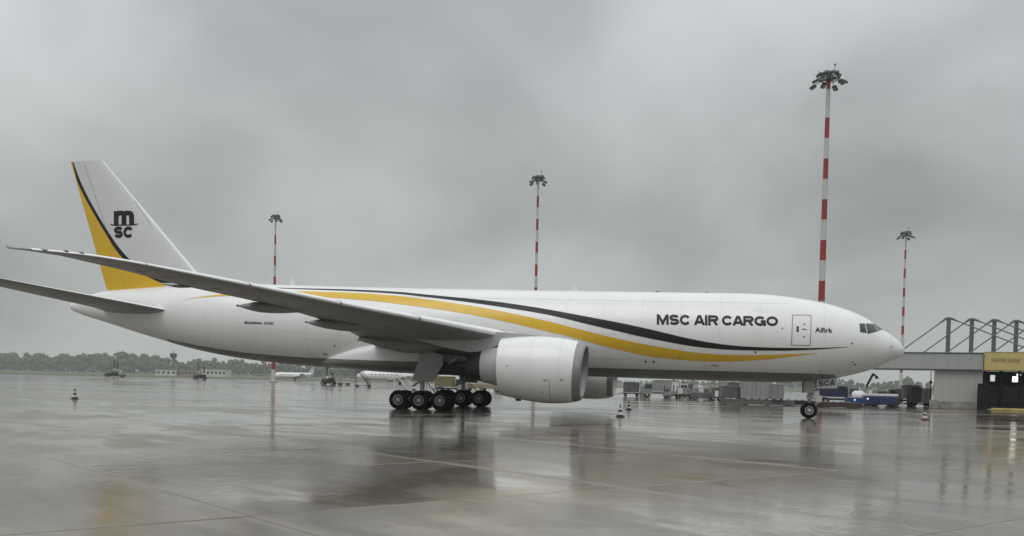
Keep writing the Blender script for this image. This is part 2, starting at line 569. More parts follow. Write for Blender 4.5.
def part(name, mb, mats, parent, smooth=35, label=None, kind=None):
    """mesh object; vertices are given in the frame of the thing's root"""
    xs = [a[0] for a in mb.v]; ys = [a[1] for a in mb.v]; zs = [a[2] for a in mb.v]
    org = Vector(((min(xs) + max(xs)) / 2, (min(ys) + max(ys)) / 2, min(zs)))
    o = link(name, mesh_of(name, mb, mats, smooth, org), parent, org)
    if label:
        o['label'] = label
    if kind:
        o['kind'] = kind
    return o


def tag(o, label, cat, group=None):
    o['label'], o['category'] = label, cat
    if group:
        o['group'] = group
    return o


def thing(name, label, cat, loc=(0, 0, 0), rz=0.0, group=None):
    o = bpy.data.objects.new(name, None)
    o.empty_display_size = 0.3
    COL.objects.link(o)
    o.location = loc
    o.rotation_euler = (0, 0, rz)
    ORG[o.name] = Vector((0, 0, 0))
    return tag(o, label, cat, group)


def single(name, mb, mats, label=None, cat=None, loc=(0, 0, 0), rz=0.0, kind=None, group=None, smooth=35):
    o = bpy.data.objects.new(name, mesh_of(name, mb, mats, smooth))
    COL.objects.link(o)
    o.location = loc
    o.rotation_euler = (0, 0, rz)
    ORG[o.name] = Vector((0, 0, 0))
    if label:
        o['label'] = label
    if cat:
        o['category'] = cat
    if kind:
        o['kind'] = kind
    if group:
        o['group'] = group
    return o


def copy_tree(o, parent=None):
    c = o.copy()
    COL.objects.link(c)
    c.parent = parent
    for ch in o.children:
        copy_tree(ch, c)
    return c


# ------------------------------------------------------------------ ground
cyaw, syaw = math.cos(YAW), math.sin(YAW)


def cam_xy(lateral, depth):
    return (CAM.x + lateral * cyaw + depth * syaw, CAM.y - lateral * syaw + depth * cyaw)


gb = MB()
gb.add([(-4200, -4200, -0.06), (4200, -4200, -0.06), (4200, 4200, -0.06), (-4200, 4200, -0.06)], [(0, 1, 2, 3)])
single('grass_field', gb, GRASS, 'wet green and tan airfield grass reaching to the wood', kind='structure')
ab = MB()
pts = [cam_xy(*q) for q in ((-900, -150), (700, -150), (900, 520), (120, 420), (-140, 395), (-900, 380))]
ab.add([(x, y, -0.012) for x, y in pts], [tuple(range(6))])
apron = single('apron', ab, CONCJ, 'rain-wet grey concrete apron mirroring the sky', kind='structure')
# two far taxiway strips across the grass
tb = MB()
tb.add([(*cam_xy(*q), -0.045) for q in ((-1200, 560), (300, 560), (300, 585), (-1200, 585))], [(0, 1, 2, 3)])
single('taxiway', tb, CONCJ, 'pale wet taxiway strip across the far grass', kind='structure')

rng = random.Random(4)
GE, GN = 6.6, 8.0
ca, sa = math.cos(R(38.5)), math.sin(R(38.5))
slab_b = MB()
hx, hy, ch = GE / 2 - 0.02, GN / 2 - 0.02, 0.012
slab_b.loft([[(-hx, -hy, -0.014), (hx, -hy, -0.014), (hx, hy, -0.014), (-hx, hy, -0.014)],
             [(-hx, -hy, -ch), (hx, -hy, -ch), (hx, hy, -ch), (-hx, hy, -ch)],
             [(-hx + ch, -hy + ch, 0), (hx - ch, -hy + ch, 0), (hx - ch, hy - ch, 0), (-hx + ch, hy - ch, 0)]])
slab_me = mesh_of('slab', slab_b, CONC, smooth=0)
cells = []
for i in range(-40, 41):
    for j in range(-40, 41):
        e = GRID_E + (i + 0.5) * GE
        n = GRID_N + (j + 0.5) * GN
        x, y = e * ca + n * sa, -e * sa + n * ca
        rel = Vector((x - CAM.x, y - CAM.y, 0))
        dep = rel.x * syaw + rel.y * cyaw
        lt = rel.x * cyaw - rel.y * syaw
        if dep > 2 and abs(lt) < dep * 0.56 + 9:
            cells.append((dep, x, y, i, j))
cells.sort()
for dep, x, y, i, j in cells[:290]:
    o = bpy.data.objects.new('slab', slab_me)
    COL.objects.link(o)
    o.parent = apron
    o.location = (x, y, rng.uniform(-0.0025, 0.0))
    o.rotation_euler = (rng.gauss(0, 0.0006), rng.gauss(0, 0.0006), -R(38.5))

# ------------------------------------------------------------------ cargo airliner
AX = -31.77
plane = thing('cargo_airliner', 'large white twin-engine cargo aeroplane with yellow and black stripes', 'aeroplane', (AX, 0, 0))


def S(s, l, z):
    """s metres aft of the nose, l metres to starboard, z up -> airliner frame"""
    return Vector((-s - AX, -l, z))


PS = [-.12, 0, .2, .46, .72, 1., 1.5, 2.03, 2.54, 3.58, 4.63, 5.67, 6.72, 7.78, 9.2, 10.71, 15.6, 20.4, 24.15, 29.2, 33.75, 39.2, 43.3, 48.2, 52, 54.5, 56.8, 60, 62, 63.1]
PT = [4.88, 5.09, 5.33, 5.56, 5.76, 5.95, 6.25, 6.64, 6.95, 7.42, 7.75, 7.99, 8.17, 8.32, 8.45, 8.51, 8.56, 8.62, 8.66, 8.74, 8.8, 8.9, 9.0, 9.1, 9.04, 8.92, 8.77, 8.5, 8.0, 7.55]
PB = [4.62, 4.40, 4.25, 4.12, 4.0, 3.85, 3.58, 3.37, 3.2, 2.92, 2.69, 2.55, 2.46, 2.42, 2.41, 2.42, 2.47, 2.54, 2.57, 2.6, 2.63, 2.74, 2.92, 3.38, 4.0, 4.58, 5.17, 6.05, 6.6, 7.0]
PW = [.12, .42, .70, .96, 1.15, 1.37, 1.68, 1.96, 2.2, 2.54, 2.76, 2.9, 2.99, 3.05, 3.09, 3.1, 3.1, 3.1, 3.1, 3.1, 3.1, 3.1, 3.07, 2.85, 2.4, 2.0, 1.6, .95, .5, .18]
PC = [4.74, 4.75, 4.76, 4.78, 4.8, 4.83, 4.9, 4.98, 5.05, 5.18, 5.28, 5.35, 5.4, 5.43, 5.45, 5.46, 5.51, 5.57, 5.62, 5.68, 5.72, 5.83, 5.95, 6.3, 6.6, 6.85, 7.05, 7.3, 7.3, 7.28]


def pchip(xs, ys):
    n = len(xs)
    h = [xs[i + 1] - xs[i] for i in range(n - 1)]
    d = [(ys[i + 1] - ys[i]) / h[i] for i in range(n - 1)]
    mm_ = [d[0]] + [0.0] * (n - 2) + [d[-1]]
    for i in range(1, n - 1):
        if d[i - 1] * d[i] > 0:
            w1, w2 = 2 * h[i] + h[i - 1], h[i] + 2 * h[i - 1]
            mm_[i] = (w1 + w2) / (w1 / d[i - 1] + w2 / d[i])

    def f(x):
        x = min(max(x, xs[0]), xs[-1])
        i = 0
        while i < n - 2 and x > xs[i + 1]:
            i += 1
        t = (x - xs[i]) / h[i]
        return ((2 * t ** 3 - 3 * t * t + 1) * ys[i] + (t ** 3 - 2 * t * t + t) * h[i] * mm_[i]
                + (-2 * t ** 3 + 3 * t * t) * ys[i + 1] + (t ** 3 - t * t) * h[i] * mm_[i + 1])
    return f


fT, fB, fW, fC = (pchip(PS, a) for a in (PT, PB, PW, PC))


def skin(s, z, side=1, off=0.012):
    """point on the fuselage skin at station s and height z"""
    t, b, w, c = fT(s), fB(s), fW(s), fC(s)
    h = (t - c) if z > c else (c - b)
    k = max(-1.0, min(1.0, (z - c) / h))
    l = w * math.sqrt(max(0.0, 1 - k * k))
    n = Vector((l / (w * w), k / h)).normalized() if w > 0 else Vector((1, 0))
    return S(s, side * (l + n.x * off), c + k * h + n.y * off)


def ring(s, n=72, off=0.0):
    t, b, w, c = fT(s), fB(s), fW(s), fC(s)
    out = []
    for i in range(n):
        a = 2 * math.pi * i / n
        h = (t - c) if math.sin(a) > 0 else (c - b)
        out.append(S(s, math.cos(a) * (w + off), c + math.sin(a) * (h + off)))
    return out


fs_ = MB()
st_ = [-.12, -.05, 0, .1, .2, .33, .46, .6, .72, .86, 1, 1.25, 1.5, 1.75, 2.03, 2.3, 2.54, 3, 3.58, 4.1, 4.63, 5.15, 5.67, 6.2, 6.72, 7.3, 7.78, 8.5, 9.2, 10, 10.71]
st_ += [12 + i * 1.0 for i in range(0, 38)] + [49.5 + i * 0.5 for i in range(0, 27)] + [62.8, 63.1]
fs_.loft([ring(s) for s in st_])
fuse = part('fuselage', fs_, WHITE, plane, smooth=60)

# grey belly, wrapped under the keel
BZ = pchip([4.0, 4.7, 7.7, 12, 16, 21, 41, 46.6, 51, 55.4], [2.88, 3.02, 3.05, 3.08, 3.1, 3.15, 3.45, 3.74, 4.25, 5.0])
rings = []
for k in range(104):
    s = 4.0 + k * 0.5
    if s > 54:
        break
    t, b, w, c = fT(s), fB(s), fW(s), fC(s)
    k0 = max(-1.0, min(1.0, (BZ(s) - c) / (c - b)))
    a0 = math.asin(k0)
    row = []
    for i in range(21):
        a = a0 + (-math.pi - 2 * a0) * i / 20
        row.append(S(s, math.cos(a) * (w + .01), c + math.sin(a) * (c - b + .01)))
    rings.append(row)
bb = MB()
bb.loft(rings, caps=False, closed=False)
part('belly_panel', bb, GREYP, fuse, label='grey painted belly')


def stripe(name, U, L, m_, parent, n=110):
    fu, fl = pchip([a[0] for a in U[::-1]], [a[1] for a in U[::-1]]), pchip([a[0] for a in L[::-1]], [a[1] for a in L[::-1]])
    s0, s1 = max(U[-1][0], L[-1][0]), min(U[0][0], L[0][0])
    rows = []
    for i in range(n + 1):
        s = s0 + (s1 - s0) * i / n
        zu, zl = fu(s), fl(s)
        rows.append([skin(s, zl + (zu - zl) * j / 6, 1, 0.014) for j in range(7)])
    mb = MB()
    mb.loft(rows, caps=False, closed=False)
    return part(name, mb, m_, parent, smooth=60)


yu = [(51.98, 7.70), (50.1, 7.965), (48.3, 8.14), (45.7, 8.335), (43.3, 8.39), (41.7, 8.37), (38.6, 8.29), (34.7, 8.03), (32.5, 7.77), (31.2, 7.60), (29.3, 7.34), (27.45, 7.034), (25.63, 6.689), (23.62, 6.262), (22.42, 5.976), (20.68, 5.556), (18.96, 5.17), (17.27, 4.84), (15.28, 4.511), (13.99, 4.33), (12.67, 4.215), (11.43, 4.165), (10.13, 4.17), (8.27, 4.235), (7.0, 4.302), (5.77, 4.38)]
yl = [(51.98, 7.697), (50.07, 7.87), (48.22, 7.972), (45.58, 8.05), (43.17, 8.04), (40.37, 7.91), (36.45, 7.63), (34.49, 7.41), (32.36, 7.15), (31.08, 6.98), (29.22, 6.70), (27.38, 6.36), (25.58, 5.99), (23.59, 5.55), (22.4, 5.30), (21.53, 5.08), (19.82, 4.646), (18.28, 4.29), (16.6, 3.98), (15.25, 3.83), (13.98, 3.75), (12.66, 3.713), (11.41, 3.73), (10.11, 3.80), (8.86, 3.924), (7.62, 4.083), (5.77, 4.357)]
bu = [(49.5, 8.80), (47, 8.75), (44.35, 8.68), (42.35, 8.64), (38.82, 8.57), (34.87, 8.38), (33.26, 8.22), (31.33, 8.04), (29.43, 7.86), (27.57, 7.66), (25.72, 7.414), (23.7, 7.107), (22.49, 6.894), (20.73, 6.58), (19.0, 6.27), (17.29, 5.93), (15.3, 5.49), (14.01, 5.2), (12.69, 4.97), (11.45, 4.81), (10.15, 4.72), (8.29, 4.68), (6.39, 4.69), (5.19, 4.738), (3.79, 4.82)]
bl = [(49.5, 8.78), (47, 8.70), (44.33, 8.62), (42.28, 8.55), (38.71, 8.43), (34.78, 8.2), (33.18, 8.03), (31.26, 7.82), (29.36, 7.58), (27.5, 7.32), (25.67, 7.05), (23.66, 6.72), (22.45, 6.46), (20.7, 6.05), (18.97, 5.67), (17.27, 5.30), (15.33, 4.94), (14.0, 4.72), (12.68, 4.58), (11.44, 4.505), (10.14, 4.478), (8.29, 4.485), (6.38, 4.565), (5.18, 4.66), (3.79, 4.80)]
stripe('gold_stripe', yu, yl, YEL, fuse)
stripe('black_stripe', bu, bl, BLK, fuse)


def text2d(body, shear=0.0, space=1.0):
    cu = bpy.data.curves.new('lettering', 'FONT')
    cu.body = body
    cu.shear = shear
    cu.space_character = space
    cu.fill_mode = 'FRONT'
    cu.resolution_u = 6
    ob = bpy.data.objects.new('lettering', cu)
    COL.objects.link(ob)
    dg = bpy.context.evaluated_depsgraph_get()
    me = ob.evaluated_get(dg).to_mesh()
    bm = bmesh.new()
    bm.from_mesh(me)
    ob.evaluated_get(dg).to_mesh_clear()
    bpy.data.objects.remove(ob)
    bpy.data.curves.remove(cu)
    bmesh.ops.triangulate(bm, faces=bm.faces)
    return bm


def lettering(name, body, quad, fn, m_, parent, bold=(0.05, 0.02), shear=0.0, cuts=3, space=1.0, out=(0, -1, 0)):
    """quad: (s, z) of top-left, top-right, bottom-right, bottom-left; fn places (s, z) on the surface.
    The strokes are thickened by laying shifted copies of the outline in thin films over each other."""
    bm = text2d(body, shear, space)
    if cuts:
        bmesh.ops.subdivide_edges(bm, edges=bm.edges, cuts=cuts, use_grid_fill=True)
    bm.verts.index_update()
    base = [(v.co.x, v.co.y) for v in bm.verts]
    faces = [tuple(v.index for v in f.verts) for f in bm.faces]
    bm.free()
    bx, by_ = bold
    nx, ny = (int(bx / 0.03) + 1 if bx else 0), (1 if by_ else 0)
    shifts = [(bx * i / max(1, nx), by_ * j) for i in range(nx + 1) for j in range(ny + 1)]
    xs = [a for a, b in base]; ys = [b for a, b in base]
    x0, x1, y0, y1 = min(xs), max(xs) + bx, min(ys), max(ys) + by_
    tl, tr, br, bl_ = quad
    mb = MB()
    for k, (sx, sy) in enumerate(shifts):
        vs = []
        for px_, py_ in base:
            a, b = (px_ + sx - x0) / (x1 - x0), (py_ + sy - y0) / (y1 - y0)
            q = [(1 - b) * ((1 - a) * bl_[i] + a * br[i]) + b * ((1 - a) * tl[i] + a * tr[i]) for i in (0, 1)]
            vs.append(fn(*q) + Vector(out) * (.0007 * k))
        mb.add(vs, faces)
    return part(name, mb, m_, parent, smooth=0)


def arc(cx, cy, rx, ry, a0, a1, n=20, e=.97):
    out = []
    for i in range(n + 1):
        a = R(a0 + (a1 - a0) * i / n)
        c, q = math.cos(a), math.sin(a)
        out.append((cx + rx * abs(c) ** e * (1 if c > 0 else -1), cy + ry * abs(q) ** e * (1 if q > 0 else -1)))
    return out


def glyph(ch, t):
    """width and stroke centre lines (cap height 1) of a heavy even sans-serif"""
    h = t / 2
    if ch == 'M':
        return 1.28, [[(h, 0), (h, 1)], [(1.28 - h, 0), (1.28 - h, 1)], [(h * 1.2, 1 - .02), (.64, .16)], [(1.28 - h * 1.2, 1 - .02), (.64, .16)], [(.64 - h * 1.05, .14), (.64 + h * 1.05, .14)]]
    if ch == 'S':
        w = 1.06
        return w, [arc(w / 2, .75 - h / 2, w / 2 - h, .25 - h / 2, 18, 270, 20) + arc(w / 2, .25 + h / 2, w / 2 - h, .25 - h / 2, 90, -162, 20)[1:]]
    if ch == 'C':
        w = 1.14
        return w, [arc(w / 2, .5, w / 2 - h, .5 - h, 34, 326, 34)]
    if ch == 'G':
        w = 1.18
        return w, [arc(w / 2, .5, w / 2 - h, .5 - h, 38, 322, 34), [(w * .56, .46), (w, .46)], [(w - h * .9, .5), (w - h * .9, .0)]]
    if ch == 'O':
        w = 1.20
        return w, [arc(w / 2, .5, w / 2 - h, .5 - h, 0, 360, 44)]
    if ch == 'A':
        w = 1.16
        return w, [[(h * .95, 0), (w / 2 - .03, 1)], [(w - h * .95, 0), (w / 2 + .03, 1)], [(.24, .30), (w - .24, .30)]]
    if ch == 'I':
        return t * 1.05, [[(h, 0), (h, 1)]]
    if ch == 'R':
        w = 1.08
        return w, [[(h, 0), (h, 1)], [(h, 1 - h), (w * .62, 1 - h)] + arc(w * .62, .69, w * .38 - h, .31 - h, 90, -90, 12)[1:] + [(h, .38 + h)], [(w * .56, .44), (w - h * 1.05, 0)]]
    if ch == 'm':
        w = 1.55
        return w, [[(h, 0), (h, .98)], arc(w * .25 + h * .5 + .02, .62, w * .25 - h * .5 - .02, .38 - h * .7, 180, 0, 14, 1.0) + [(w / 2, 0)], arc(w * .75 - h * .5 - .02, .62, w * .25 - h * .5 - .02, .38 - h * .7, 180, 0, 14, 1.0) + [(w - h, 0)]]
    return .24, []


def sign_writing(name, body, quad, fn, m_, parent, t=.255, gap=.065, out=(0, -1, 0)):
    x, strokes = 0.0, []
    for n_, ch in enumerate(body):
        w, st = glyph(ch, t)
        strokes += [[(x + a, b) for a, b in line] for line in st]
        x += w + gap
        nxt = body[n_ + 1:n_ + 2]
        if nxt and 'A' in (ch, nxt) and ' ' not in (ch, nxt):
            x -= .06 if 'I' in (ch, nxt) else .10
    W_ = x - gap
    tl, tr, br, bl2 = quad
    mb = MB()
    for k, line in enumerate(strokes):
        pts = [line[0]]
        for p0, p1 in zip(line, line[1:]):
            n = max(1, int(math.hypot(p1[0] - p0[0], p1[1] - p0[1]) / .12))
            pts += [(p0[0] + (p1[0] - p0[0]) * i / n, p0[1] + (p1[1] - p0[1]) * i / n) for i in range(1, n + 1)]
        rows = []
        for i, (px_, py_) in enumerate(pts):
            a = pts[max(0, i - 1)]; b = pts[min(len(pts) - 1, i + 1)]
            if len(line) > 30 and line[0][0] == line[-1][0] and abs(line[0][1] - line[-1][1]) < 1e-6 and i in (0, len(pts) - 1):
                a, b = pts[-2], pts[1]
            dx_, dy_ = b[0] - a[0], b[1] - a[1]
            L_ = math.hypot(dx_, dy_) or 1
            nx, ny = -dy_ / L_ * t / 2, dx_ / L_ * t / 2
            row = []
            for q in (-1, -.33, .33, 1):
                u_, v_ = (px_ + nx * q) / W_, max(0, min(1, py_ + ny * q))
                c = [(1 - v_) * ((1 - u_) * bl2[d] + u_ * br[d]) + v_ * ((1 - u_) * tl[d] + u_ * tr[d]) for d in (0, 1)]
                row.append(fn(*c) + Vector(out) * (.0006 * (k % 6)))
            rows.append(row)
        mb.loft(rows, caps=False, closed=False)
    return part(name, mb, m_, parent, smooth=0)


sign_writing('lettering', 'MSC AIR CARGO', [(16.21, 6.82), (8.28, 6.735), (8.27, 6.095), (16.17, 6.10)], lambda s, z: skin(s, z, 1, .016), BLK, fuse)
lettering('lettering', 'Alfirk', [(5.92, 6.045), (4.81, 6.03), (4.81, 5.71), (5.92, 5.721)], lambda s, z: skin(s, z, 1, .016), BLK, fuse, bold=(0.05, 0.02))
lettering('lettering', 'BOEING 777F', [(46.42, 6.045), (44.02, 5.985), (44.02, 5.81), (46.42, 5.87)], lambda s, z: skin(s, z, 1, .016), BLK, fuse, bold=(0.09, 0.03), shear=0.25, cuts=1, space=1.1)


def patch(name, poly, m_, parent, fn, cuts=3, label=None):
    """flat polygon in (s, z) subdivided and laid on a surface"""
    bm = bmesh.new()
    vs = [bm.verts.new((a, 0, b)) for a, b in poly]
    bm.faces.new(vs)
    bmesh.ops.triangulate(bm, faces=bm.faces)
    bmesh.ops.subdivide_edges(bm, edges=bm.edges, cuts=cuts, use_grid_fill=True)
    bm.verts.index_update()
    mb = MB()
    mb.add([fn(v.co.x, v.co.z) for v in bm.verts], [tuple(v.index for v in f.verts) for f in bm.faces])
    bm.free()
    return part(name, mb, m_, parent, smooth=60, label=label)


def line_on(name, pts, w, m_, parent, fn, step=0.15, mb=None, closed=False):
    """thin strip along a path of (s, z) points"""
    own = mb is None
    mb = MB() if own else mb
    P = list(pts) + ([pts[0]] if closed else [])
    for (s0, z0), (s1, z1) in zip(P, P[1:]):
        L_ = math.hypot(s1 - s0, z1 - z0)
        n = max(1, int(L_ / step))
        nx, nz = -(z1 - z0) / L_ * w / 2, (s1 - s0) / L_ * w / 2
        rows = []
        for i in range(n + 1):
            a, b = s0 + (s1 - s0) * i / n, z0 + (z1 - z0) * i / n
            rows.append([fn(a - nx, b - nz), fn(a + nx, b + nz)])
        mb.loft(rows, caps=False, closed=False)
    if own:
        return part(name, mb, m_, parent, smooth=60)
    return mb


SK0 = SK = lambda s, z: skin(s, z, 1, .015)
SKP = lambda s, z: skin(s, z, -1, .015)
# crew door, both sides
for fn in (SK, SKP):
    d_ = patch('door', [(7.35, 6.86), (6.17, 6.85), (6.20, 4.86), (7.39, 4.87)], WHITE, fuse, (lambda s, z, f=fn: skin(s, z, 1 if f is SK else -1, .010)), cuts=5)
    line_on('door_seam', [(7.35, 6.86), (6.17, 6.85), (6.20, 4.86), (7.39, 4.87)], 0.05, SEAM, d_, fn, closed=True)
    patch('door_window', [(7.10, 6.10), (6.94, 6.10), (6.94, 5.72), (7.10, 5.72)], GLASS, d_, fn, cuts=2)
    line_on('door_handle', [(6.74, 5.92), (6.44, 5.88)], 0.10, SEAM, d_, fn)
    line_on('door_placard', [(6.68, 6.24), (6.52, 6.24)], 0.09, SEAM, d_, fn)
    line_on('door_placard', [(6.70, 5.42), (6.54, 5.42)], 0.08, SEAM, d_, fn)
# cockpit panes, six in all
WPOLY = [[(3.05, 6.38), (2.68, 6.40), (2.58, 5.75), (3.02, 5.80)],
         [(2.63, 6.40), (2.05, 6.43), (1.80, 5.90), (2.52, 5.70)]]
for side in (1, -1):
    for poly in WPOLY:
        patch('cockpit_window', poly, GLASS, fuse, (lambda s, z, sd_=side: skin(s, z, sd_, .014)), cuts=5)


def skin_top(s, l, off=0.014):
    t, w, c = fT(s), fW(s), fC(s)
    k = max(-1, min(1, l / w))
    return S(s, l, c + (t - c) * math.sqrt(1 - k * k) + off)


for side in (1, -1):
    # front pane: from the side post to the centre post
    rows = []
    for i in range(9):
        a = i / 8
        rows.append([])
        for j in range(9):
            b = j / 8
            s_hi, l_hi = 2.0 + (1.90 - 2.0) * b, 1.02 + (0.04 - 1.02) * b
            s_lo, l_lo = 1.74 + (1.02 - 1.74) * b, 1.37 + (0.04 - 1.37) * b
            rows[-1].append(skin_top(s_hi + (s_lo - s_hi) * a, side * (l_hi + (l_lo - l_hi) * a)))
    mb = MB()
    mb.loft(rows, caps=False, closed=False)
    part('cockpit_window', mb, GLASS, fuse, smooth=60)
# seams, access hatches, vents and probes on the starboard skin
mb = MB()
SK = lambda s, z: skin(s, z, 1, .011)          # seams run under the stripes
ringpts = lambda s, z0, z1: [(s, z0), (s, z1)]
line_on('', ringpts(0.93, 3.95, 5.75), 0.02, SEAM, None, SK, mb=mb)
for s in (5.3, 9.4, 12.0, 14.6, 17.2, 19.8, 22.4, 38.9, 41.6, 44.3, 47.0, 49.8, 52.4, 55.0):
    z0, z1 = BZ(s) + .05, fT(s) - .35
    line_on('', [(s, z0), (s, z1)], 0.011, SEAM, None, SK, mb=mb)
line_on('', [(7.5, 7.65), (40, 8.05)], 0.012, SEAM, None, SK, mb=mb)
line_on('', [(6.2, 3.75), (23, 3.8)], 0.012, SEAM, None, SK, mb=mb)
line_on('', [(38.5, 5.1), (52, 5.9)], 0.012, SEAM, None, SK, mb=mb)
line_on('', [(17.9, 5.4), (21.2, 5.45), (21.2, 3.75), (17.9, 3.72)], 0.014, SEAM, None, SK, mb=mb, closed=True)
line_on('', [(43.6, 5.2), (46.4, 5.3), (46.4, 3.95), (43.6, 3.85)], 0.014, SEAM, None, SK, mb=mb, closed=True)
line_on('', [(39.0, 4.72), (41.9, 4.78)], 0.03, SEAM, None, SK, mb=mb)
part('skin_seams', mb, SEAML, fuse, smooth=60)
SK = SK0
for s, z, r_ in ((16.9, 3.62, .085), (16.35, 3.62, .085), (14.6, 3.94, .06), (9.65, 4.36, .07), (3.55, 5.05, .06), (3.4, 3.85, .05), (3.2, 3.7, .06), (8.0, 5.95, .05), (39.4, 4.35, .07), (20.75, 6.34, .06), (5.4, 3.2, .05)):
    patch('vent', [(s + r_ * math.cos(t), z + r_ * math.sin(t)) for t in [i * math.pi / 4 for i in range(8)]], SEAMD, fuse, SK, cuts=1)
for s0, s1, z in ((12.0, 12.5, 3.45), (40.1, 40.5, 3.75)):
    line_on('placard', [(s0, z), (s1, z)], 0.08, SEAM, fuse, SK)
for s, h_ in ((22.2, .42), (44.0, .55), (16.3, .10), (12.9, .07)):
    mb = MB()
    mb.prism([(-s - AX - .22, fT(s) - .04), (-s - AX + .22, fT(s) - .04), (-s - AX - .02, fT(s) + h_), (-s - AX - .16, fT(s) + h_)], -.03, .03)
    part('antenna', mb, WHITE if h_ > .2 else SEAM, fuse)
mb = MB()
mb.tube(skin(1.0, 4.9, 1, 0), skin(.85, 4.92, 1, .12), .02, n=6)
part('probe', mb, SEAMD, fuse)

# wing-body fairing
WB = [(20.2, 1.0, 2.72, 3.2), (21.4, 1.7, 2.56, 3.45), (22.8, 2.5, 2.50, 4.0), (24.6, 3.25, 2.44, 4.7), (28, 3.5, 2.40, 5.0), (32, 3.5, 2.42, 5.0), (35, 3.42, 2.48, 4.9), (37.0, 3.2, 2.56, 4.62), (38.6, 2.8, 2.68, 4.2), (39.9, 2.3, 2.80, 3.75), (40.9, 1.6, 2.92, 3.4)]
fb = [pchip([a[0] for a in WB], [a[i] for a in WB]) for i in (1, 2, 3)]
up_rows, lo_rows = [], []
for k in range(61):
    s = 20.2 + (40.9 - 20.2) * k / 60
    w, zb, zt = (f(s) for f in fb)
    c, h, e = (zb + zt) / 2, (zt - zb) / 2, 0.62

    def fp(a):
        cx, sx_ = math.cos(a), math.sin(a)
        return S(s, w * abs(cx) ** e * (1 if cx > 0 else -1), c + h * abs(sx_) ** e * (1 if sx_ > 0 else -1))
    kz = max(-.98, min(.98, (BZ(s) - c) / h))
    a1 = math.asin(abs(kz) ** (1 / e)) * (1 if kz > 0 else -1)
    up_rows.append([fp(a1 + (math.pi - 2 * a1) * i / 56) for i in range(57)])
    lo_rows.append([fp(a1 - (math.pi + 2 * a1) * i / 56) for i in range(57)])
mb = MB()
mb.loft(up_rows, caps=False, closed=False)
wfa = part('wing_fairing', mb, WHITE, plane, smooth=50)
mb = MB()
mb.loft(lo_rows, caps=False, closed=False)
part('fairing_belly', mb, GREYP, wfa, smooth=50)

# wings
LEZ = pchip([2.0, 3.0, 8.9, 14.9, 18.9, 21.5, 24.7, 27.3, 29, 31.2, 32.4], [4.30, 4.42, 5.0, 5.66, 6.09, 6.40, 6.76, 7.05, 7.22, 7.34, 7.37])
TEZ = pchip([2.0, 3.0, 8, 11, 17.5, 19.5, 22, 25.5, 27.5, 29.4, 31.2, 32.4], [4.35, 4.45, 5.12, 5.55, 6.40, 6.56, 6.76, 7.16, 7.34, 7.47, 7.47, 7.42])
LES = lambda l: 19.0 + 0.68 * l + (max(0, l - 30.0) ** 2) * 0.19
TES = pchip([2.0, 9.0, 11.0, 17.5, 25.5, 29.4, 30.8, 31.6, 32.1, 32.4], [36.2, 36.1, 36.35, 38.5, 41.16, 42.4, 42.72, 42.72, 42.5, 42.3])
THK = pchip([2.0, 8, 16, 25, 32.4], [1.75, 1.25, 0.80, 0.45, 0.10])
AF = [(0, 0), (.008, .22), (.03, .42), (.08, .65), (.16, .85), (.28, .98), (.4, 1.0), (.55, .9), (.7, .68), (.85, .36), (1, .02)]


def wing_ring(l, side):
    s0, s1, z0, z1, t = LES(l), TES(l), LEZ(l), TEZ(l), THK(l)
    pts = []
    upr = [(x, y * 0.45) for x, y in AF]
    low = [(x, -y * 0.55 * (1.0 if x < .5 else 1.0 - (x - .5) * .5)) for x, y in AF]
    for x, y in upr + low[::-1][:-1]:
        zz = z0 + (z1 - z0) * x + y * t - 0.03 * (1 - x)
        pts.append(S(s0 + (s1 - s0) * x, side * l, zz))
    return pts


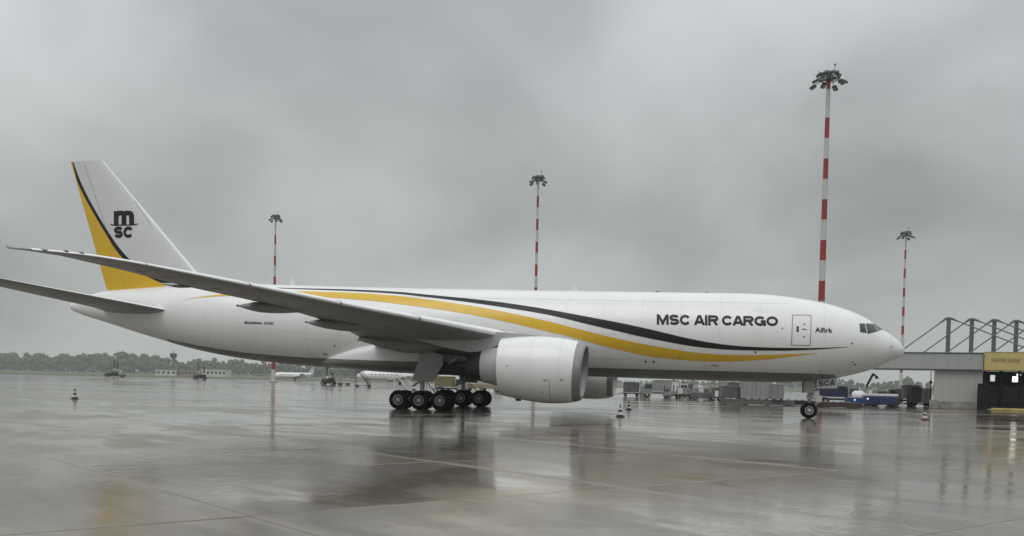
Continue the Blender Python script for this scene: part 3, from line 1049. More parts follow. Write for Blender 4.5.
for side in (1, -1):
    mb = MB()
    ls = [2.0, 3, 4, 5, 6, 7, 8, 9, 10, 11, 12, 13, 14, 15, 16, 17, 18, 19, 20, 21, 22, 23, 24, 25, 26, 27, 28, 29, 29.6, 30.2, 30.8, 31.4, 31.9, 32.2, 32.4]
    mb.loft([wing_ring(l, side) for l in ls])
    w_ = part('wing', mb, WINGG, plane, smooth=50, label='grey underside wing nearest the camera' if side > 0 else 'far wing')
    # slat along the leading edge, skylight on its top painted into the colour
    mb = MB()
    for la, lb in ((4.2, 8.5), (8.9, 14.8), (14.9, 19.3), (19.4, 23.8), (23.9, 28.2), (28.25, 31.9)):
        rows = []
        for i in range(7):
            l = la + (lb - la) * i / 6
            r_ = wing_ring(l, side)
            n = len(r_)
            o_ = .012
            c_ = Vector((0, 0, o_))
            f_ = Vector((o_, 0, 0))
            seq = [r_[4], r_[4] + (r_[3] - r_[4]) * .5, r_[3], r_[2], r_[1], r_[0], r_[-1]]
            seq = [q + c_ for q in seq[:5]] + [seq[5] + f_] + [seq[6] + f_ - c_ * .6]
            rows.append(seq)
        mm2 = MB()
        mm2.loft(rows, caps=False, closed=False)
        part('slat', mm2, WINGL, w_, smooth=60)
    # flap panels lie flush under the trailing edge: gaps shown as dark seams
    for l in (4.0, 9.6, 11.2, 17.2, 21.0, 26.8):
        r_ = wing_ring(l, side)
        n = len(r_)
        mm2 = MB()
        row = [r_[i] - Vector((0, 0, .012)) for i in (11, 12, 13, 14)]
        mm2.loft([[q + Vector((0, .02, 0)) for q in row], [q - Vector((0, .02, 0)) for q in row]], caps=False, closed=False)
        part('flap_seam', mm2, DARK, w_, smooth=0)
    def wing_low(l, x, o_=.012):
        r_ = wing_ring(l, side)
        low = [r_[0]] + r_[:10:-1]
        k = max(0, min(len(AF) - 2, next((q for q in range(len(AF) - 1) if x <= AF[q + 1][0]), len(AF) - 2)))
        f = (x - AF[k][0]) / (AF[k + 1][0] - AF[k][0])
        a, b = low[k], low[min(k + 1, len(low) - 1)]
        return a + (b - a) * f - Vector((0, 0, o_))
    for x, w in ((.70, .012), (.86, .008)):
        mm2 = MB()
        rows = []
        for i in range(40):
            l = 4.5 + 24.5 * i / 39
            rows.append([wing_low(l, x - w / 2), wing_low(l, x + w / 2)])
        mm2.loft(rows, caps=False, closed=False)
        part('hinge_seam', mm2, DARK, w_, smooth=60)
    for i in range(20):
        l = 5.5 + i * 1.2
        for x in ((.33, .5) if l < 18 else (.42,)):
            mm2 = MB()
            c0 = wing_low(l, x)
            mm2.add([wing_low(l + .26 * math.cos(t), x + .20 / (TES(l) - LES(l)) * math.sin(t), .014) for t in [q * math.pi / 5 for q in range(10)]], [tuple(range(10))])
            part('access_panel', mm2, PANEL, w_, smooth=0)
    # flap track fairings, long canoes with a pointed tail
    for l, z_t, wd, bot in ((17.2, 6.10, .40, [(34.6, 5.95), (35.2, 5.80), (36.0, 5.71), (37.1, 5.67), (38.0, 5.72), (38.8, 5.88), (39.42, 6.07)]),
                            (12.2, 5.48, .48, [(32.2, 5.15), (32.9, 5.0), (33.5, 4.95), (34.5, 4.94), (35.5, 5.02), (36.6, 5.21), (37.38, 5.45)]),
                            (6.6, 4.64, .55, [(29.6, 4.35), (30.6, 4.0), (31.6, 3.84), (32.6, 3.82), (33.8, 4.02), (35.0, 4.32), (36.04, 4.61)]),
                            (22.6, 6.80, .14, [(38.9, 6.68), (39.4, 6.60), (39.9, 6.59), (40.4, 6.66), (40.9, 6.79)])):
        zbf = pchip([a[0] for a in bot], [a[1] for a in bot])
        s_a, s_t = bot[0][0], bot[-1][0]
        rows = []
        for k in range(29):
            x = k / 28
            s = s_a + (s_t - s_a) * x
            frac = (s - LES(l)) / (TES(l) - LES(l))
            zw = LEZ(l) + (TEZ(l) - LEZ(l)) * min(1, frac) - .05
            if frac > 1:
                zw += (z_t + .03 - zw) * (s - TES(l)) / (s_t - TES(l))
            zb_ = min(zbf(s), zw - .03)
            q = max(.10, min(1, (1 - x) * 4.0) ** .6 * min(1, x * 4 + .05) ** .6)
            cc_, ra = (zw + zb_) / 2, (zw - zb_) / 2
            row = []
            for i in range(20):
                a = 2 * math.pi * i / 20
                ca_, sa_ = math.cos(a), math.sin(a)
                row.append(S(s, side * (l + wd * q * abs(ca_) ** .8 * (1 if ca_ > 0 else -1)), cc_ + ra * abs(sa_) ** .8 * (1 if sa_ > 0 else -1)))
            rows.append(row)
        mm2 = MB()
        mm2.loft(rows)
        ff = part('flap_fairing', mm2, WINGG, w_, smooth=60)
        if l < 20:
            mm2 = MB()
            mm2.tube(S(s_t - .02, side * l, z_t + .0), S(s_t + .10, side * l, z_t + .01), .075, .03, n=8)
            part('tail_cap', mm2, DARK, ff)
    for l in (31.0, 30.55):
        mm2 = MB()
        p_ = S(LES(l) + .15, side * l, LEZ(l) + .03)
        mm2.lathe([(-.16, .01), (-.12, .035), (0, .055), (.12, .035), (.16, .01)], p_, (-1, 0, 0), n=10)
        part('fuel_vent', mm2, DARK, w_)
    mm2 = MB()
    q = S(LES(31.6) + .1, side * 31.6, LEZ(31.6))
    mm2.lathe([(-.25, .01), (-.1, .06), (.1, .06), (.3, .01)], q, (-1, 0, 0), n=8)
    part('position_light', mm2, LENS, w_)

# horizontal tail
for side in (1, -1):
    mb = MB()
    rows = []
    for k in range(13):
        l = 0.6 + (10.76 - 0.6) * k / 12
        s0 = 53.55 + .88 * (l - 2.3) if l > 1.6 else 52.93
        s1 = 59.4 + (63.2 - 59.4) * (l - 2.4) / 8.36 if l > 2.4 else 59.4
        z0 = 6.93 + .176 * (l - 2.3)
        z1 = 7.05 + .145 * (l - 2.4)
        t = .62 + (.16 - .62) * k / 12
        row = []
        for x, y in [(x, y * .5) for x, y in AF] + [(x, -y * .5) for x, y in AF[::-1][:-1]][0:]:
            row.append(S(s0 + (s1 - s0) * x, side * l, z0 + (z1 - z0) * x + y * t))
        rows.append(row)
    mb.loft(rows)
    h_ = part('horizontal_stabilizer', mb, WINGG, plane, smooth=50)
    mm2 = MB()
    mm2.loft([[r[i] + Vector((.01, 0, .01)) for i in (4, 3, 2, 1, 0)] for r in rows[1:]], caps=False, closed=False)
    part('leading_edge', mm2, WINGL, h_, smooth=60)

# vertical fin, rudder included
FLE = lambda z: 60.3 + (z - 18.8) * (60.3 - 52.13) / (18.8 - 10.11)
FTE = lambda z: 63.32 + (z - 18.92) * (63.32 - 59.92) / (18.92 - 8.61)
FTH = lambda z: 0.85 + (z - 9) * (0.28 - .85) / 9.9


def fin_half(s, z):
    x = (s - FLE(z)) / (FTE(z) - FLE(z))
    x = max(0, min(1, x))
    for (x0, y0), (x1, y1) in zip(AF, AF[1:]):
        if x <= x1:
            return (y0 + (y1 - y0) * (x - x0) / (x1 - x0)) * FTH(z) / 2
    return .01


rows = []
for k in range(15):
    z = 8.3 + (18.86 - 8.3) * k / 14
    row = []
    for x, y in [(x, y * .5) for x, y in AF] + [(x, -y * .5) for x, y in AF[::-1][:-1]]:
        row.append(S(FLE(z) + (FTE(z) - FLE(z)) * x, y * FTH(z), z))
    rows.append(row)
mb = MB()
mb.loft(rows)
fin = part('vertical_fin', mb, FINW, plane, smooth=50)
mb = MB()
mb.loft([[r[i] + Vector((.015, 0, 0)) + (Vector((0, -.012, 0)) if i < 3 else Vector((0, .012, 0))) for i in (2, 1, 0, len(r) - 1, len(r) - 2)] for r in rows], caps=False, closed=False)
part('leading_edge', mb, WINGL, fin, smooth=60)
FK = lambda s, z: S(s, fin_half(s, z) + .014, z)
FKP = lambda s, z: S(s, -fin_half(s, z) - .014, z)
bo = [(63.20, 18.86), (62.58, 17.4), (61.77, 15.96), (60.81, 14.52), (59.72, 13.09), (58.65, 11.85), (57.7, 10.98), (56.12, 10.05), (53.93, 9.30), (52.6, 9.08)]
by = [(63.29, 18.86), (62.86, 17.39), (62.04, 15.87), (61.07, 14.42), (59.99, 12.98), (58.9, 11.60), (57.8, 10.63), (56.25, 9.70), (54.54, 9.0)]
bo = [(a - .16 * max(0, min(1, (b - 11) / 4)), b) for a, b in bo]
by = [(a - .16 * max(0, min(1, (b - 11) / 4)), b) for a, b in by]
fo = pchip([a[1] for a in bo[::-1]], [a[0] for a in bo[::-1]])
fy = pchip([a[1] for a in by[::-1]], [a[0] for a in by[::-1]])
for fn in (FK, FKP):
    ry, rb = [], []
    for k in range(61):
        z = 8.62 + (18.84 - 8.62) * k / 60
        te = FTE(z) - .015
        y_ = min(fy(max(z, 9.0)), te - .01)
        if z < 9.0:
            y_ = 54.54 - (9.0 - z) * 1.2
        ry.append([fn(te + (y_ - te) * j / 8, z) for j in range(9)])
        if z >= 9.08:
            o_ = min(fo(z), te - .02)
            rb.append([fn(y_ + (o_ - y_) * j / 4, z) for j in range(5)])
    mb = MB(); mb.loft(ry, caps=False, closed=False)
    part('gold_stripe', mb, YEL, fin, smooth=60)
    mb = MB(); mb.loft(rb, caps=False, closed=False)
    part('black_stripe', mb, BLK, fin, smooth=60)
    FKo = (lambda s, z, f=fn: f(s, z) + Vector((0, -.008 if f is FK else .008, 0)))
    flip = (lambda q: q) if fn is FK else (lambda q: [q[1], q[0], q[3], q[2]])
    o_ = (0, -1, 0) if fn is FK else (0, 1, 0)
    sign_writing('logo', 'm', flip([(59.20, 14.84), (57.36, 14.82), (57.36, 13.68), (59.18, 13.68)]), FKo, BLK, fin, t=.36, out=o_)
    sign_writing('logo', 'SC', flip([(59.18, 13.60), (57.42, 13.58), (57.42, 12.68), (59.16, 12.70)]), FKo, BLK, fin, t=.29, gap=.06, out=o_)
    wv = [(59.52, 13.80)] + [(59.52 - 2.45 * i / 24, 13.70 + (.10 * ((abs(i - 12) / 12) ** 6))) for i in range(1, 25)]
    line_on('logo', wv, 0.09, BLK, fin, FKo)
    line_on('rudder_seam', [(58.0, 8.7), (61.95, 18.6)], 0.025, SEAM, fin, fn)
    line_on('panel_seam', [(57.6, 15.8), (55.9, 13.6)], 0.03, SEAM, fin, fn)

# engines
def engine(side):
    ly = side * 9.61
    cz = lambda s: 2.72 + max(0, s - 20.2) * .05 if s < 26 else 3.0
    shear = lambda s, dz: -dz * .08 * max(0.0, 1 - (s - 20.1) / 2.6)

    def ringe(s, r, n=48):
        out = []
        for i in range(n):
            a = 2 * math.pi * i / n
            dz = r * math.sin(a)
            out.append(S(s + shear(s, dz), ly + r * math.cos(a), cz(s) + dz))
        return out
    mb = MB()
    mb.loft([ringe(s, r) for s, r in ((20.62, 1.865), (20.85, 1.92), (21.2, 1.98), (21.7, 2.035), (22.2, 2.065), (22.7, 2.07), (23.3, 2.045), (23.9, 1.99), (24.5, 1.915), (25.0, 1.84), (25.32, 1.785), (25.32, 1.74), (24.8, 1.70), (23.8, 1.68))], caps=False)
    cowl = part('engine_cowl', mb, WHITE, plane, smooth=50)
    mb = MB()
    mb.loft([ringe(s, r) for s, r in ((20.95, 1.47), (20.6, 1.49), (20.3, 1.53), (20.17, 1.58), (20.12, 1.64), (20.15, 1.71), (20.28, 1.77), (20.42, 1.815), (20.625, 1.868))], caps=False)
    part('inlet_lip', mb, LIP, cowl, smooth=60)
    mb = MB()
    mb.loft([ringe(s, r) for s, r in ((20.94, 1.472), (21.3, 1.5), (21.9, 1.55), (22.4, 1.56))], caps=False)
    part('inlet_liner', mb, mat('inlet liner', (0.50, 0.50, 0.49), 0.45, vary=.08, scale=2), cowl, smooth=60)
    mb = MB()
    for k in range(22):
        a0 = 2 * math.pi * k / 22
        rows = []
        for j in range(7):
            r = .42 + (1.53 - .42) * j / 6
            tw = .30 - .12 * j / 6
            ch_ = .24
            sw = .10 * math.sin(j / 6 * math.pi)
            row = []
            for x, t in ((-1, 0), (0, .012), (1, 0), (0, -.012)):
                da = (x * ch_ * math.cos(tw) * .55 + t) / r + sw
                row.append(S(21.75 + x * ch_ * math.sin(tw) + .1, ly + r * math.cos(a0 + da), cz(21.8) + r * math.sin(a0 + da)))
            rows.append(row)
        mb.loft(rows)
    part('fan', mb, DARKM, cowl, smooth=40)
    mb = MB()
    mb.lathe([(-.62, .01), (-.55, .1), (-.35, .24), (-.1, .36), (.15, .43), (.3, .44)], S(21.75, ly, cz(21.8)), (-1, 0, 0), n=24)
    part('spinner', mb, DARK, cowl)
    mb = MB()
    mb.lathe([(0, .3), (.02, 1.56)], S(22.38, ly, cz(22.3)), (-1, 0, 0), n=32)
    part('fan_duct', mb, DARK, cowl)
    mb = MB()
    mb.loft([ringe(s, r) for s, r in ((23.8, 1.45), (24.8, 1.38), (25.4, 1.27), (26.0, 1.14), (26.55, 1.03), (26.55, .98))], caps=False)
    part('core_cowl', mb, mat('core cowl paint', (0.45, 0.45, 0.45), .4, vary=.12, scale=2), cowl, smooth=50)
    mb = MB()
    mb.loft([ringe(s, r) for s, r in ((26.5, .99), (26.7, .97), (27.5, .78), (27.5, .74), (26.9, .78))], caps=False)
    part('exhaust_nozzle', mb, DARKM, cowl, smooth=50)
    mb = MB()
    mb.lathe([(0, .50), (.5, .42), (1.0, .26), (1.45, .04)], S(26.9, ly, 3.0), (-1, 0, 0), n=20, caps=True)
    part('exhaust_plug', mb, DARKM, cowl)

    def outer(s):
        return pchip([20.62, 20.85, 21.2, 21.7, 22.2, 22.7, 23.3, 23.9, 24.5, 25.0, 25.32], [1.865, 1.92, 1.98, 2.035, 2.065, 2.07, 2.045, 1.99, 1.915, 1.84, 1.785])(s)
    mb = MB()
    for s in (21.45, 23.2):
        w = .006
        mb.loft([ringe(s - w, outer(s) + .008), ringe(s + w, outer(s) + .008)], caps=False)
    part('cowl_seam', mb, SEAML, cowl, smooth=60)
    mb = MB()
    rows = []
    for i in range(14):
        a = R(-15 - i * 5.5)
        r = outer(22.0) + .008
        rows.append([S(22.0 + w, ly + side * r * math.cos(a), cz(22.0) + r * math.sin(a)) for w in (-.012, .012)])
    mb.loft(rows, caps=False, closed=False)
    part('latch_seam', mb, SEAMD, cowl, smooth=60)
    for s, a, w, h in ((22.25, -18, .2, .08), (21.25, -16, .16, .08), (24.6, 2, .13, .06), (22.5, -42, .2, .05)):
        mb = MB()
        r = outer(s) + .008
        rows = []
        for i in range(3):
            aa = R(a) + (i - 1) * h / r / 2
            rows.append([S(s + x, ly + side * r * math.cos(aa), cz(s) + r * math.sin(aa)) for x in (-w / 2, w / 2)])
        mb.loft(rows, caps=False, closed=False)
        part('cowl_latch', mb, SEAM, cowl, smooth=0)
    mb = MB()
    q = S(22.3, ly - side * 1.3, cz(22) + 1.62)
    mb.prism([(q.x + .1, q.z - .1), (q.x - 1.1, q.z - .12), (q.x - 1.15, q.z + .22), (q.x - .7, q.z + .22)], q.y - .02, q.y + .02)
    part('strake', mb, WHITE, cowl)
    mb = MB()
    q = S(22.9, ly, 0.78)
    mb.box(S(24.2, ly + .2, .93), (.35, .12, .16), .02)
    part('drain_mast', mb, SEAMD, cowl)
    # pylon
    rows = []
    for s, zt, zb_, hw in ((21.9, 4.78, 4.6, .06), (22.6, 4.95, 4.5, .2), (24, 5.08, 4.4, .27), (25.6, 5.16, 4.3, .28), (26.4, 5.12, 3.9, .28), (27.4, 5.0, 3.85, .27), (28.6, 4.9, 4.05, .24), (29.8, 4.9, 4.3, .18), (30.9, 4.9, 4.6, .06)):
        rows.append([S(s, ly + hw, zb_), S(s, ly + hw, zt - .05), S(s, ly + hw * .5, zt), S(s, ly - hw * .5, zt), S(s, ly - hw, zt - .05), S(s, ly - hw, zb_), S(s, ly, zb_ - .04)])
    mb = MB()
    mb.loft(rows)
    part('pylon', mb, mat('pylon paint', (0.42, 0.42, 0.42), .4, vary=.1, scale=1), plane, smooth=45)


engine(1)
engine(-1)

# wheels shared by the landing gear
def wheel_meshes(r, w):
    mb = MB()
    prof = [(-w / 2 + .02, r * .52), (-w / 2, r * .60), (-w / 2, r * .80), (-w * .42, r * .93), (-w * .30, r * .985), (-w * .1, r), (w * .1, r), (w * .30, r * .985), (w * .42, r * .93), (w / 2, r * .80), (w / 2, r * .60), (w / 2 - .02, r * .52)]
    mb.lathe(prof, (0, 0, 0), (0, 1, 0), n=32)
    tyre = mesh_of('wheel', mb, RUB, 50)
    mb = MB()
    for sg in (-1, 1):
        pr = [(sg * (w / 2 - .02), r * .54), (sg * (w / 2 - .015), r * .48), (sg * (w / 2 - .10), r * .42), (sg * (w / 2 - .10), r * .26), (sg * (w / 2 - .02), r * .22), (sg * (w / 2 + .01), r * .10), (sg * (w / 2 + .01), 0.002)]
        mb.lathe(pr[:3], (0, 0, 0), (0, 1, 0), n=24, mi=0)
        mb.lathe(pr[2:4], (0, 0, 0), (0, 1, 0), n=24, mi=1)
        mb.lathe(pr[3:], (0, 0, 0), (0, 1, 0), n=24, mi=0)
        for k in range(8):
            a = 2 * math.pi * k / 8
            mb.tube((r * .34 * math.cos(a), sg * (w / 2 - .105), r * .34 * math.sin(a)), (r * .34 * math.cos(a), sg * (w / 2 - .085), r * .34 * math.sin(a)), r * .04, n=8, mi=0)
    rim = mesh_of('rim', mb, [RIM, DARK], 40)
    return tyre, rim


def put_wheel(meshes, c, parent):
    w = link('wheel', meshes[0], parent, c)
    rm = link('rim', meshes[1], w, c)
    return w


MW = wheel_meshes(.66, .50)
NW = wheel_meshes(.545, .40)
for side in (1, -1):
    ly = side * 5.485
    for s in (33.24, 31.77, 30.3):
        for dl in (-.70, .70):
            put_wheel(MW, S(s, ly + dl, .645), plane)
    mb = MB()
    mb.tube(S(33.3, ly, .66), S(30.24, ly, .66), .16, n=14)
    mb.box(S(31.77, ly, .72), (.7, .44, .42), .06)
    for s in (33.24, 31.77, 30.3):
        mb.tube(S(s, ly - .6, .645), S(s, ly + .6, .645), .10, n=12)
        mb.tube(S(s + .25, ly + side * .3, .5), S(s - .4, ly + side * .3, .48), .035, n=6)
    part('bogie_beam', mb, GEARW, plane)
    mb = MB()
    mb.tube(S(31.95, ly, 4.7), S(31.83, ly, 2.0), .27, .25, n=18)
    mb.tube(S(31.83, ly, 2.0), S(31.80, ly, 1.85), .29, n=18)
    st2 = part('gear_strut', mb, GEARW, plane)
    mb = MB()
    mb.tube(S(31.83, ly, 2.0), S(31.78, ly, .8), .165, n=16)
    part('piston', mb, METAL, st2)
    mb = MB()
    mb.tube(S(29.3, ly - side * .4, 3.5), S(31.75, ly, 1.95), .11, n=10)
    mb.tube(S(29.3, ly + side * .3, 3.6), S(30.6, ly - side * .05, 2.65), .09, n=10)
    part('drag_brace', mb, GEARW, st2)
    mb = MB()
    mb.tube(S(31.9, side * 3.2, 3.0), S(31.85, ly - side * .2, 2.1), .10, n=10)
    mb.tube(S(31.9, side * 3.2, 3.2), S(31.85, ly - side * .2, 2.9), .07, n=10)
    part('side_brace', mb, GEARW, st2)
    mb = MB()
    mb.box(S(32.25, ly, 1.75), (.62, .34, .10), .02, rot=Matrix.Rotation(R(-34), 3, 'Y'))
    mb.box(S(32.25, ly, 1.22), (.62, .34, .10), .02, rot=Matrix.Rotation(R(34), 3, 'Y'))
    part('torque_link', mb, GEARW, st2)
    mb = MB()
    for k in range(5):
        p0 = S(31.6 - .15 * k, ly + side * (.15 + .05 * k), 2.2 - .2 * k)
        p1 = S(31.4 - .35 * k, ly + side * .3, 1.05)
        mid_ = (p0 + p1) / 2 + Vector((.1, 0, -.15))
        mb.tube(p0, mid_, .022, n=6); mb.tube(mid_, p1, .022, n=6)
    part('hydraulic_lines', mb, DARK, st2)
    mb = MB()
    poly = [(31.58, 4.15), (30.34, 3.75), (30.18, 3.13), (30.87, 1.87), (32.39, 1.96), (32.08, 2.92)]
    q = [S(a, side * 6.12, b) for a, b in poly]
    mb.add([v + Vector((0, -side * (.22 if b < 3 else 0), 0)) * 0 for v, (a, b) in zip(q, poly)] + [v + Vector((0, side * .05, 0)) for v in q],
           [tuple(range(6)), tuple(range(6, 12))[::-1]] + [(i, (i + 1) % 6, 6 + (i + 1) % 6, 6 + i) for i in range(6)])
    part('gear_door', mb, mat('gear door paint', (0.40, 0.40, 0.40), .4, vary=.1, scale=1.5), plane, smooth=0)
    # solid dark box standing in for the shade inside the gear bay
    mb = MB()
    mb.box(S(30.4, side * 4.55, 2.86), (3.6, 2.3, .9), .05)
    part('gear_bay_shade', mb, DARK, plane)

for dl in (.30, -.30):
    put_wheel(NW, S(5.89, dl, .545), plane)
mb = MB()
mb.tube(S(5.80, 0, 2.7), S(5.86, 0, 1.35), .16, n=16)
mb.box(S(5.84, 0, 1.45), (.42, .42, .34), .05)
mb.tube(S(5.70, -.38, 1.62), S(5.70, .38, 1.62), .11, n=12)
ns = part('gear_strut', mb, GEARW, plane)
mb = MB()
mb.tube(S(5.86, 0, 1.4), S(5.89, 0, .5), .10, n=14)
mb.tube(S(5.89, -.32, .545), S(5.89, .32, .545), .09, n=12)
part('piston', mb, METAL, ns)
mb = MB()
for l in (-.16, .16):
    mb.tube(S(4.6, l, 2.6), S(5.78, l, 1.7), .06, n=8)
part('drag_brace', mb, GEARW, ns)
mb = MB()
mb.box(S(5.45, 0, 1.30), (.5, .24, .07), .015, rot=Matrix.Rotation(R(38), 3, 'Y'))
mb.box(S(5.45, 0, .95), (.5, .24, .07), .015, rot=Matrix.Rotation(R(-38), 3, 'Y'))
part('torque_link', mb, VWHITE, ns)
mb = MB()
mb.box(S(5.45, .46, 1.72), (.34, .10, .34), .03)
mb.box(S(5.42, -.46, 1.72), (.34, .10, .34), .03)
part('taxi_light', mb, VWHITE, ns)
mb = MB()
mb.box(S(5.30, .44, 1.35), (.42, .05, .46), .02)
part('tow_plate', mb, VWHITE, ns)
for side in (1, -1):
    mb = MB()
    mb.add([S(5.50, side * .70, 2.62), S(4.18, side * .70, 2.80), S(4.16, side * .74, 2.10), S(5.48, side * .74, 2.05),
            S(5.50, side * .66, 2.62), S(4.18, side * .66, 2.80), S(4.16, side * .70, 2.10), S(5.48, side * .70, 2.05)],
           [(0, 1, 2, 3), (7, 6, 5, 4), (0, 4, 5, 1), (1, 5, 6, 2), (2, 6, 7, 3), (3, 7, 4, 0)])
    gd = part('gear_door', mb, mat('gear door white', (0.5, 0.5, 0.5), .4, vary=.1, scale=3), plane, smooth=0)
    fn = (lambda s, z, sd_=side: S(s, sd_ * (.76 + (z - 2.4) * -.06), z))
    qd = [(5.38, 2.56), (4.30, 2.66), (4.30, 2.28), (5.38, 2.22)]
    sign_writing('lettering', 'SCA', qd if side > 0 else [qd[1], qd[0], qd[3], qd[2]], fn, BLK, gd, t=.2, gap=.14, out=(0, -side, 0))
    mb = MB()
    mb.add([S(6.35, side * .62, 2.55), S(5.62, side * .62, 2.55), S(5.66, side * .64, 1.75), S(6.30, side * .64, 1.75),
            S(6.35, side * .58, 2.55), S(5.62, side * .58, 2.55), S(5.66, side * .60, 1.75), S(6.30, side * .60, 1.75)],
           [(0, 1, 2, 3), (7, 6, 5, 4), (0, 4, 5, 1), (1, 5, 6, 2), (2, 6, 7, 3), (3, 7, 4, 0)])
    part('gear_door', mb, VGREYL, plane, smooth=0)

# ------------------------------------------------------------------ light masts
def light_mast(u, v_top, depth, first, white1, period, ratio, r_top, r_bot, label, heads=8, spread=1.7, seed=0):
    top = at(u, v_top, depth)
    H = top.z
    rg = random.Random(seed)
    t = thing('light_mast', label, 'light mast', (top.x, top.y, 0), 0, 'tall floodlight masts around the apron')
    rad = lambda z: r_bot + (r_top - r_bot) * z / H
    z = H - first
    if first > 0:
        mb = MB(); mb.tube((0, 0, z), (0, 0, H), rad(z), rad(H), n=14)
        part('pole_section', mb, MASTR, t)
    k = 0
    while z > 0:
        h = white1 if k == 0 else period * (ratio if k % 2 else 1 - ratio)
        z1 = max(0, z - h)
        if z1 < 5 and k % 2 == 0:
            z1 = 0
        mb = MB(); mb.tube((0, 0, z1), (0, 0, z), rad(z1), rad(z), n=14)
        part('pole_section', mb, MASTR if k % 2 else MASTW, t)
        z = z1
        k += 1
    mb = MB()
    mb.box((0, 0, .12), (r_bot * 3.4, r_bot * 3.4, .24), .03)
    for i in range(8):
        a = math.pi / 4 * i
        mb.tube((r_bot * 1.4 * math.cos(a), r_bot * 1.4 * math.sin(a), .24), (r_bot * 1.4 * math.cos(a), r_bot * 1.4 * math.sin(a), .34), .04, n=6)
    part('foundation', mb, PLIN, t)
    mb = MB()
    n = 28
    for zz, rr_ in ((H + .15, spread * .62), (H + .62, spread * .72)):
        for i in range(n):
            a, b = 2 * math.pi * i / n, 2 * math.pi * (i + 1) / n
            mb.tube((rr_ * math.cos(a), rr_ * math.sin(a), zz), (rr_ * math.cos(b), rr_ * math.sin(b), zz), .05, n=5)
    for i in range(8):
        a = math.pi / 4 * i
        mb.tube((0, 0, H + .1), (spread * .62 * math.cos(a), spread * .62 * math.sin(a), H + .15), .06, n=5)
        mb.tube((spread * .62 * math.cos(a), spread * .62 * math.sin(a), H + .15), (spread * .72 * math.cos(a), spread * .72 * math.sin(a), H + .62), .04, n=5)
    part('head_frame', mb, LAMPH, t)
    mb = MB()
    mb.tube((0, 0, H - .1), (0, 0, H + 1.0), r_top * 1.5, r_top * 1.2, n=12)
    mb.box((spread * .15, 0, H + 1.12), (spread * .9, .5, .30), .04)
    mb.box((-spread * .35, .2, H + 1.02), (spread * .5, .45, .26), .04)
    part('head_drum', mb, LAMPH, t)
    for i in range(heads):
        a = 2 * math.pi * (i + .35) / heads
        ca_, sa_ = math.cos(a), math.sin(a)
        rr_ = spread * (1.0 if i % 2 else .82)
        zz = H - .15 - (.35 if i % 2 else 0)
        mb = MB()
        mb.tube((spread * .55 * ca_, spread * .55 * sa_, H + .15), (rr_ * ca_, rr_ * sa_, zz + .1), .05, n=6)
        rot = Matrix.Rotation(a, 3, 'Z') @ Matrix.Rotation(R(28), 3, 'Y')
        mb.box((rr_ * ca_, rr_ * sa_, zz), (.88, .64, .34), .08, rot=rot)
        fl = part('floodlight', mb, LAMPH, t)
        mb = MB()
        off = rot @ Vector((.02, 0, -.185))
        mb.box((rr_ * ca_ + off.x, rr_ * sa_ + off.y, zz + off.z), (.72, .5, .02), 0, rot=rot)
        part('lens', mb, LENS, fl)
    for i in range(6):
        a = 2 * math.pi * (i + .1) / 6
        ca_, sa_ = math.cos(a), math.sin(a)
        rr_, zz = spread * .58, H + .78
        rot = Matrix.Rotation(a, 3, 'Z') @ Matrix.Rotation(R(35), 3, 'Y')
        mb = MB()
        mb.tube((0, 0, H + .8), (rr_ * ca_, rr_ * sa_, zz), .05, n=6)
        mb.box((rr_ * ca_, rr_ * sa_, zz), (.8, .6, .36), .08, rot=rot)
        fl = part('floodlight', mb, LAMPH, t)
        off = rot @ Vector((.02, 0, -.195))
        mb = MB()
        mb.box((rr_ * ca_ + off.x, rr_ * sa_ + off.y, zz + off.z), (.68, .48, .02), 0, rot=rot)
        part('lens', mb, LENS, fl)
    mb = MB()
    mb.tube((spread * .35, 0, H + 1.2), (spread * .35, 0, H + 2.0), .035, n=6)
    mb.lathe([(0, .02), (.06, .12), (.26, .12), (.32, .02)], (spread * .35, 0, H + 1.95), (0, 0, 1), n=8)
    mb.tube((-spread * .6, .1, H + .9), (-spread * .6, .1, H + 1.5), .03, n=6)
    part('antenna', mb, LAMPH, t)
    return t


light_mast(828.6, 80.5, 138, 1.2, 3.85, 5.54, .5, .27, .52, 'nearest and tallest red and white floodlight mast, behind the nose', 8, 2.2, 1)
light_mast(538.3, 181, 215, 0, 3.4, 5.15, .49, .24, .42, 'red and white floodlight mast rising above the middle of the fuselage', 8, 2.0, 2)
light_mast(275.6, 219, 262, 0, 4.6, 6.1, .47, .22, .62, 'red and white floodlight mast behind the wing, nearest the tail fin', 8, 1.9, 3)
light_mast(906, 236, 270, 0, 3.7, 4.97, .48, .22, .42, 'distant red and white floodlight mast between the nose and terminal building', 8, 2.0, 4)

# ------------------------------------------------------------------ terminal building with cable-stayed roof
BO = Vector((13.0, 52.4, 0))
bang = math.atan2(-3.4, 8.6) * 0.55
term = thing('terminal_building', 'pale terminal building with grey roof masts and crossing tie rods', 'building', BO, bang)


def bl_(x, y, z):
    return Vector((x, y, z))


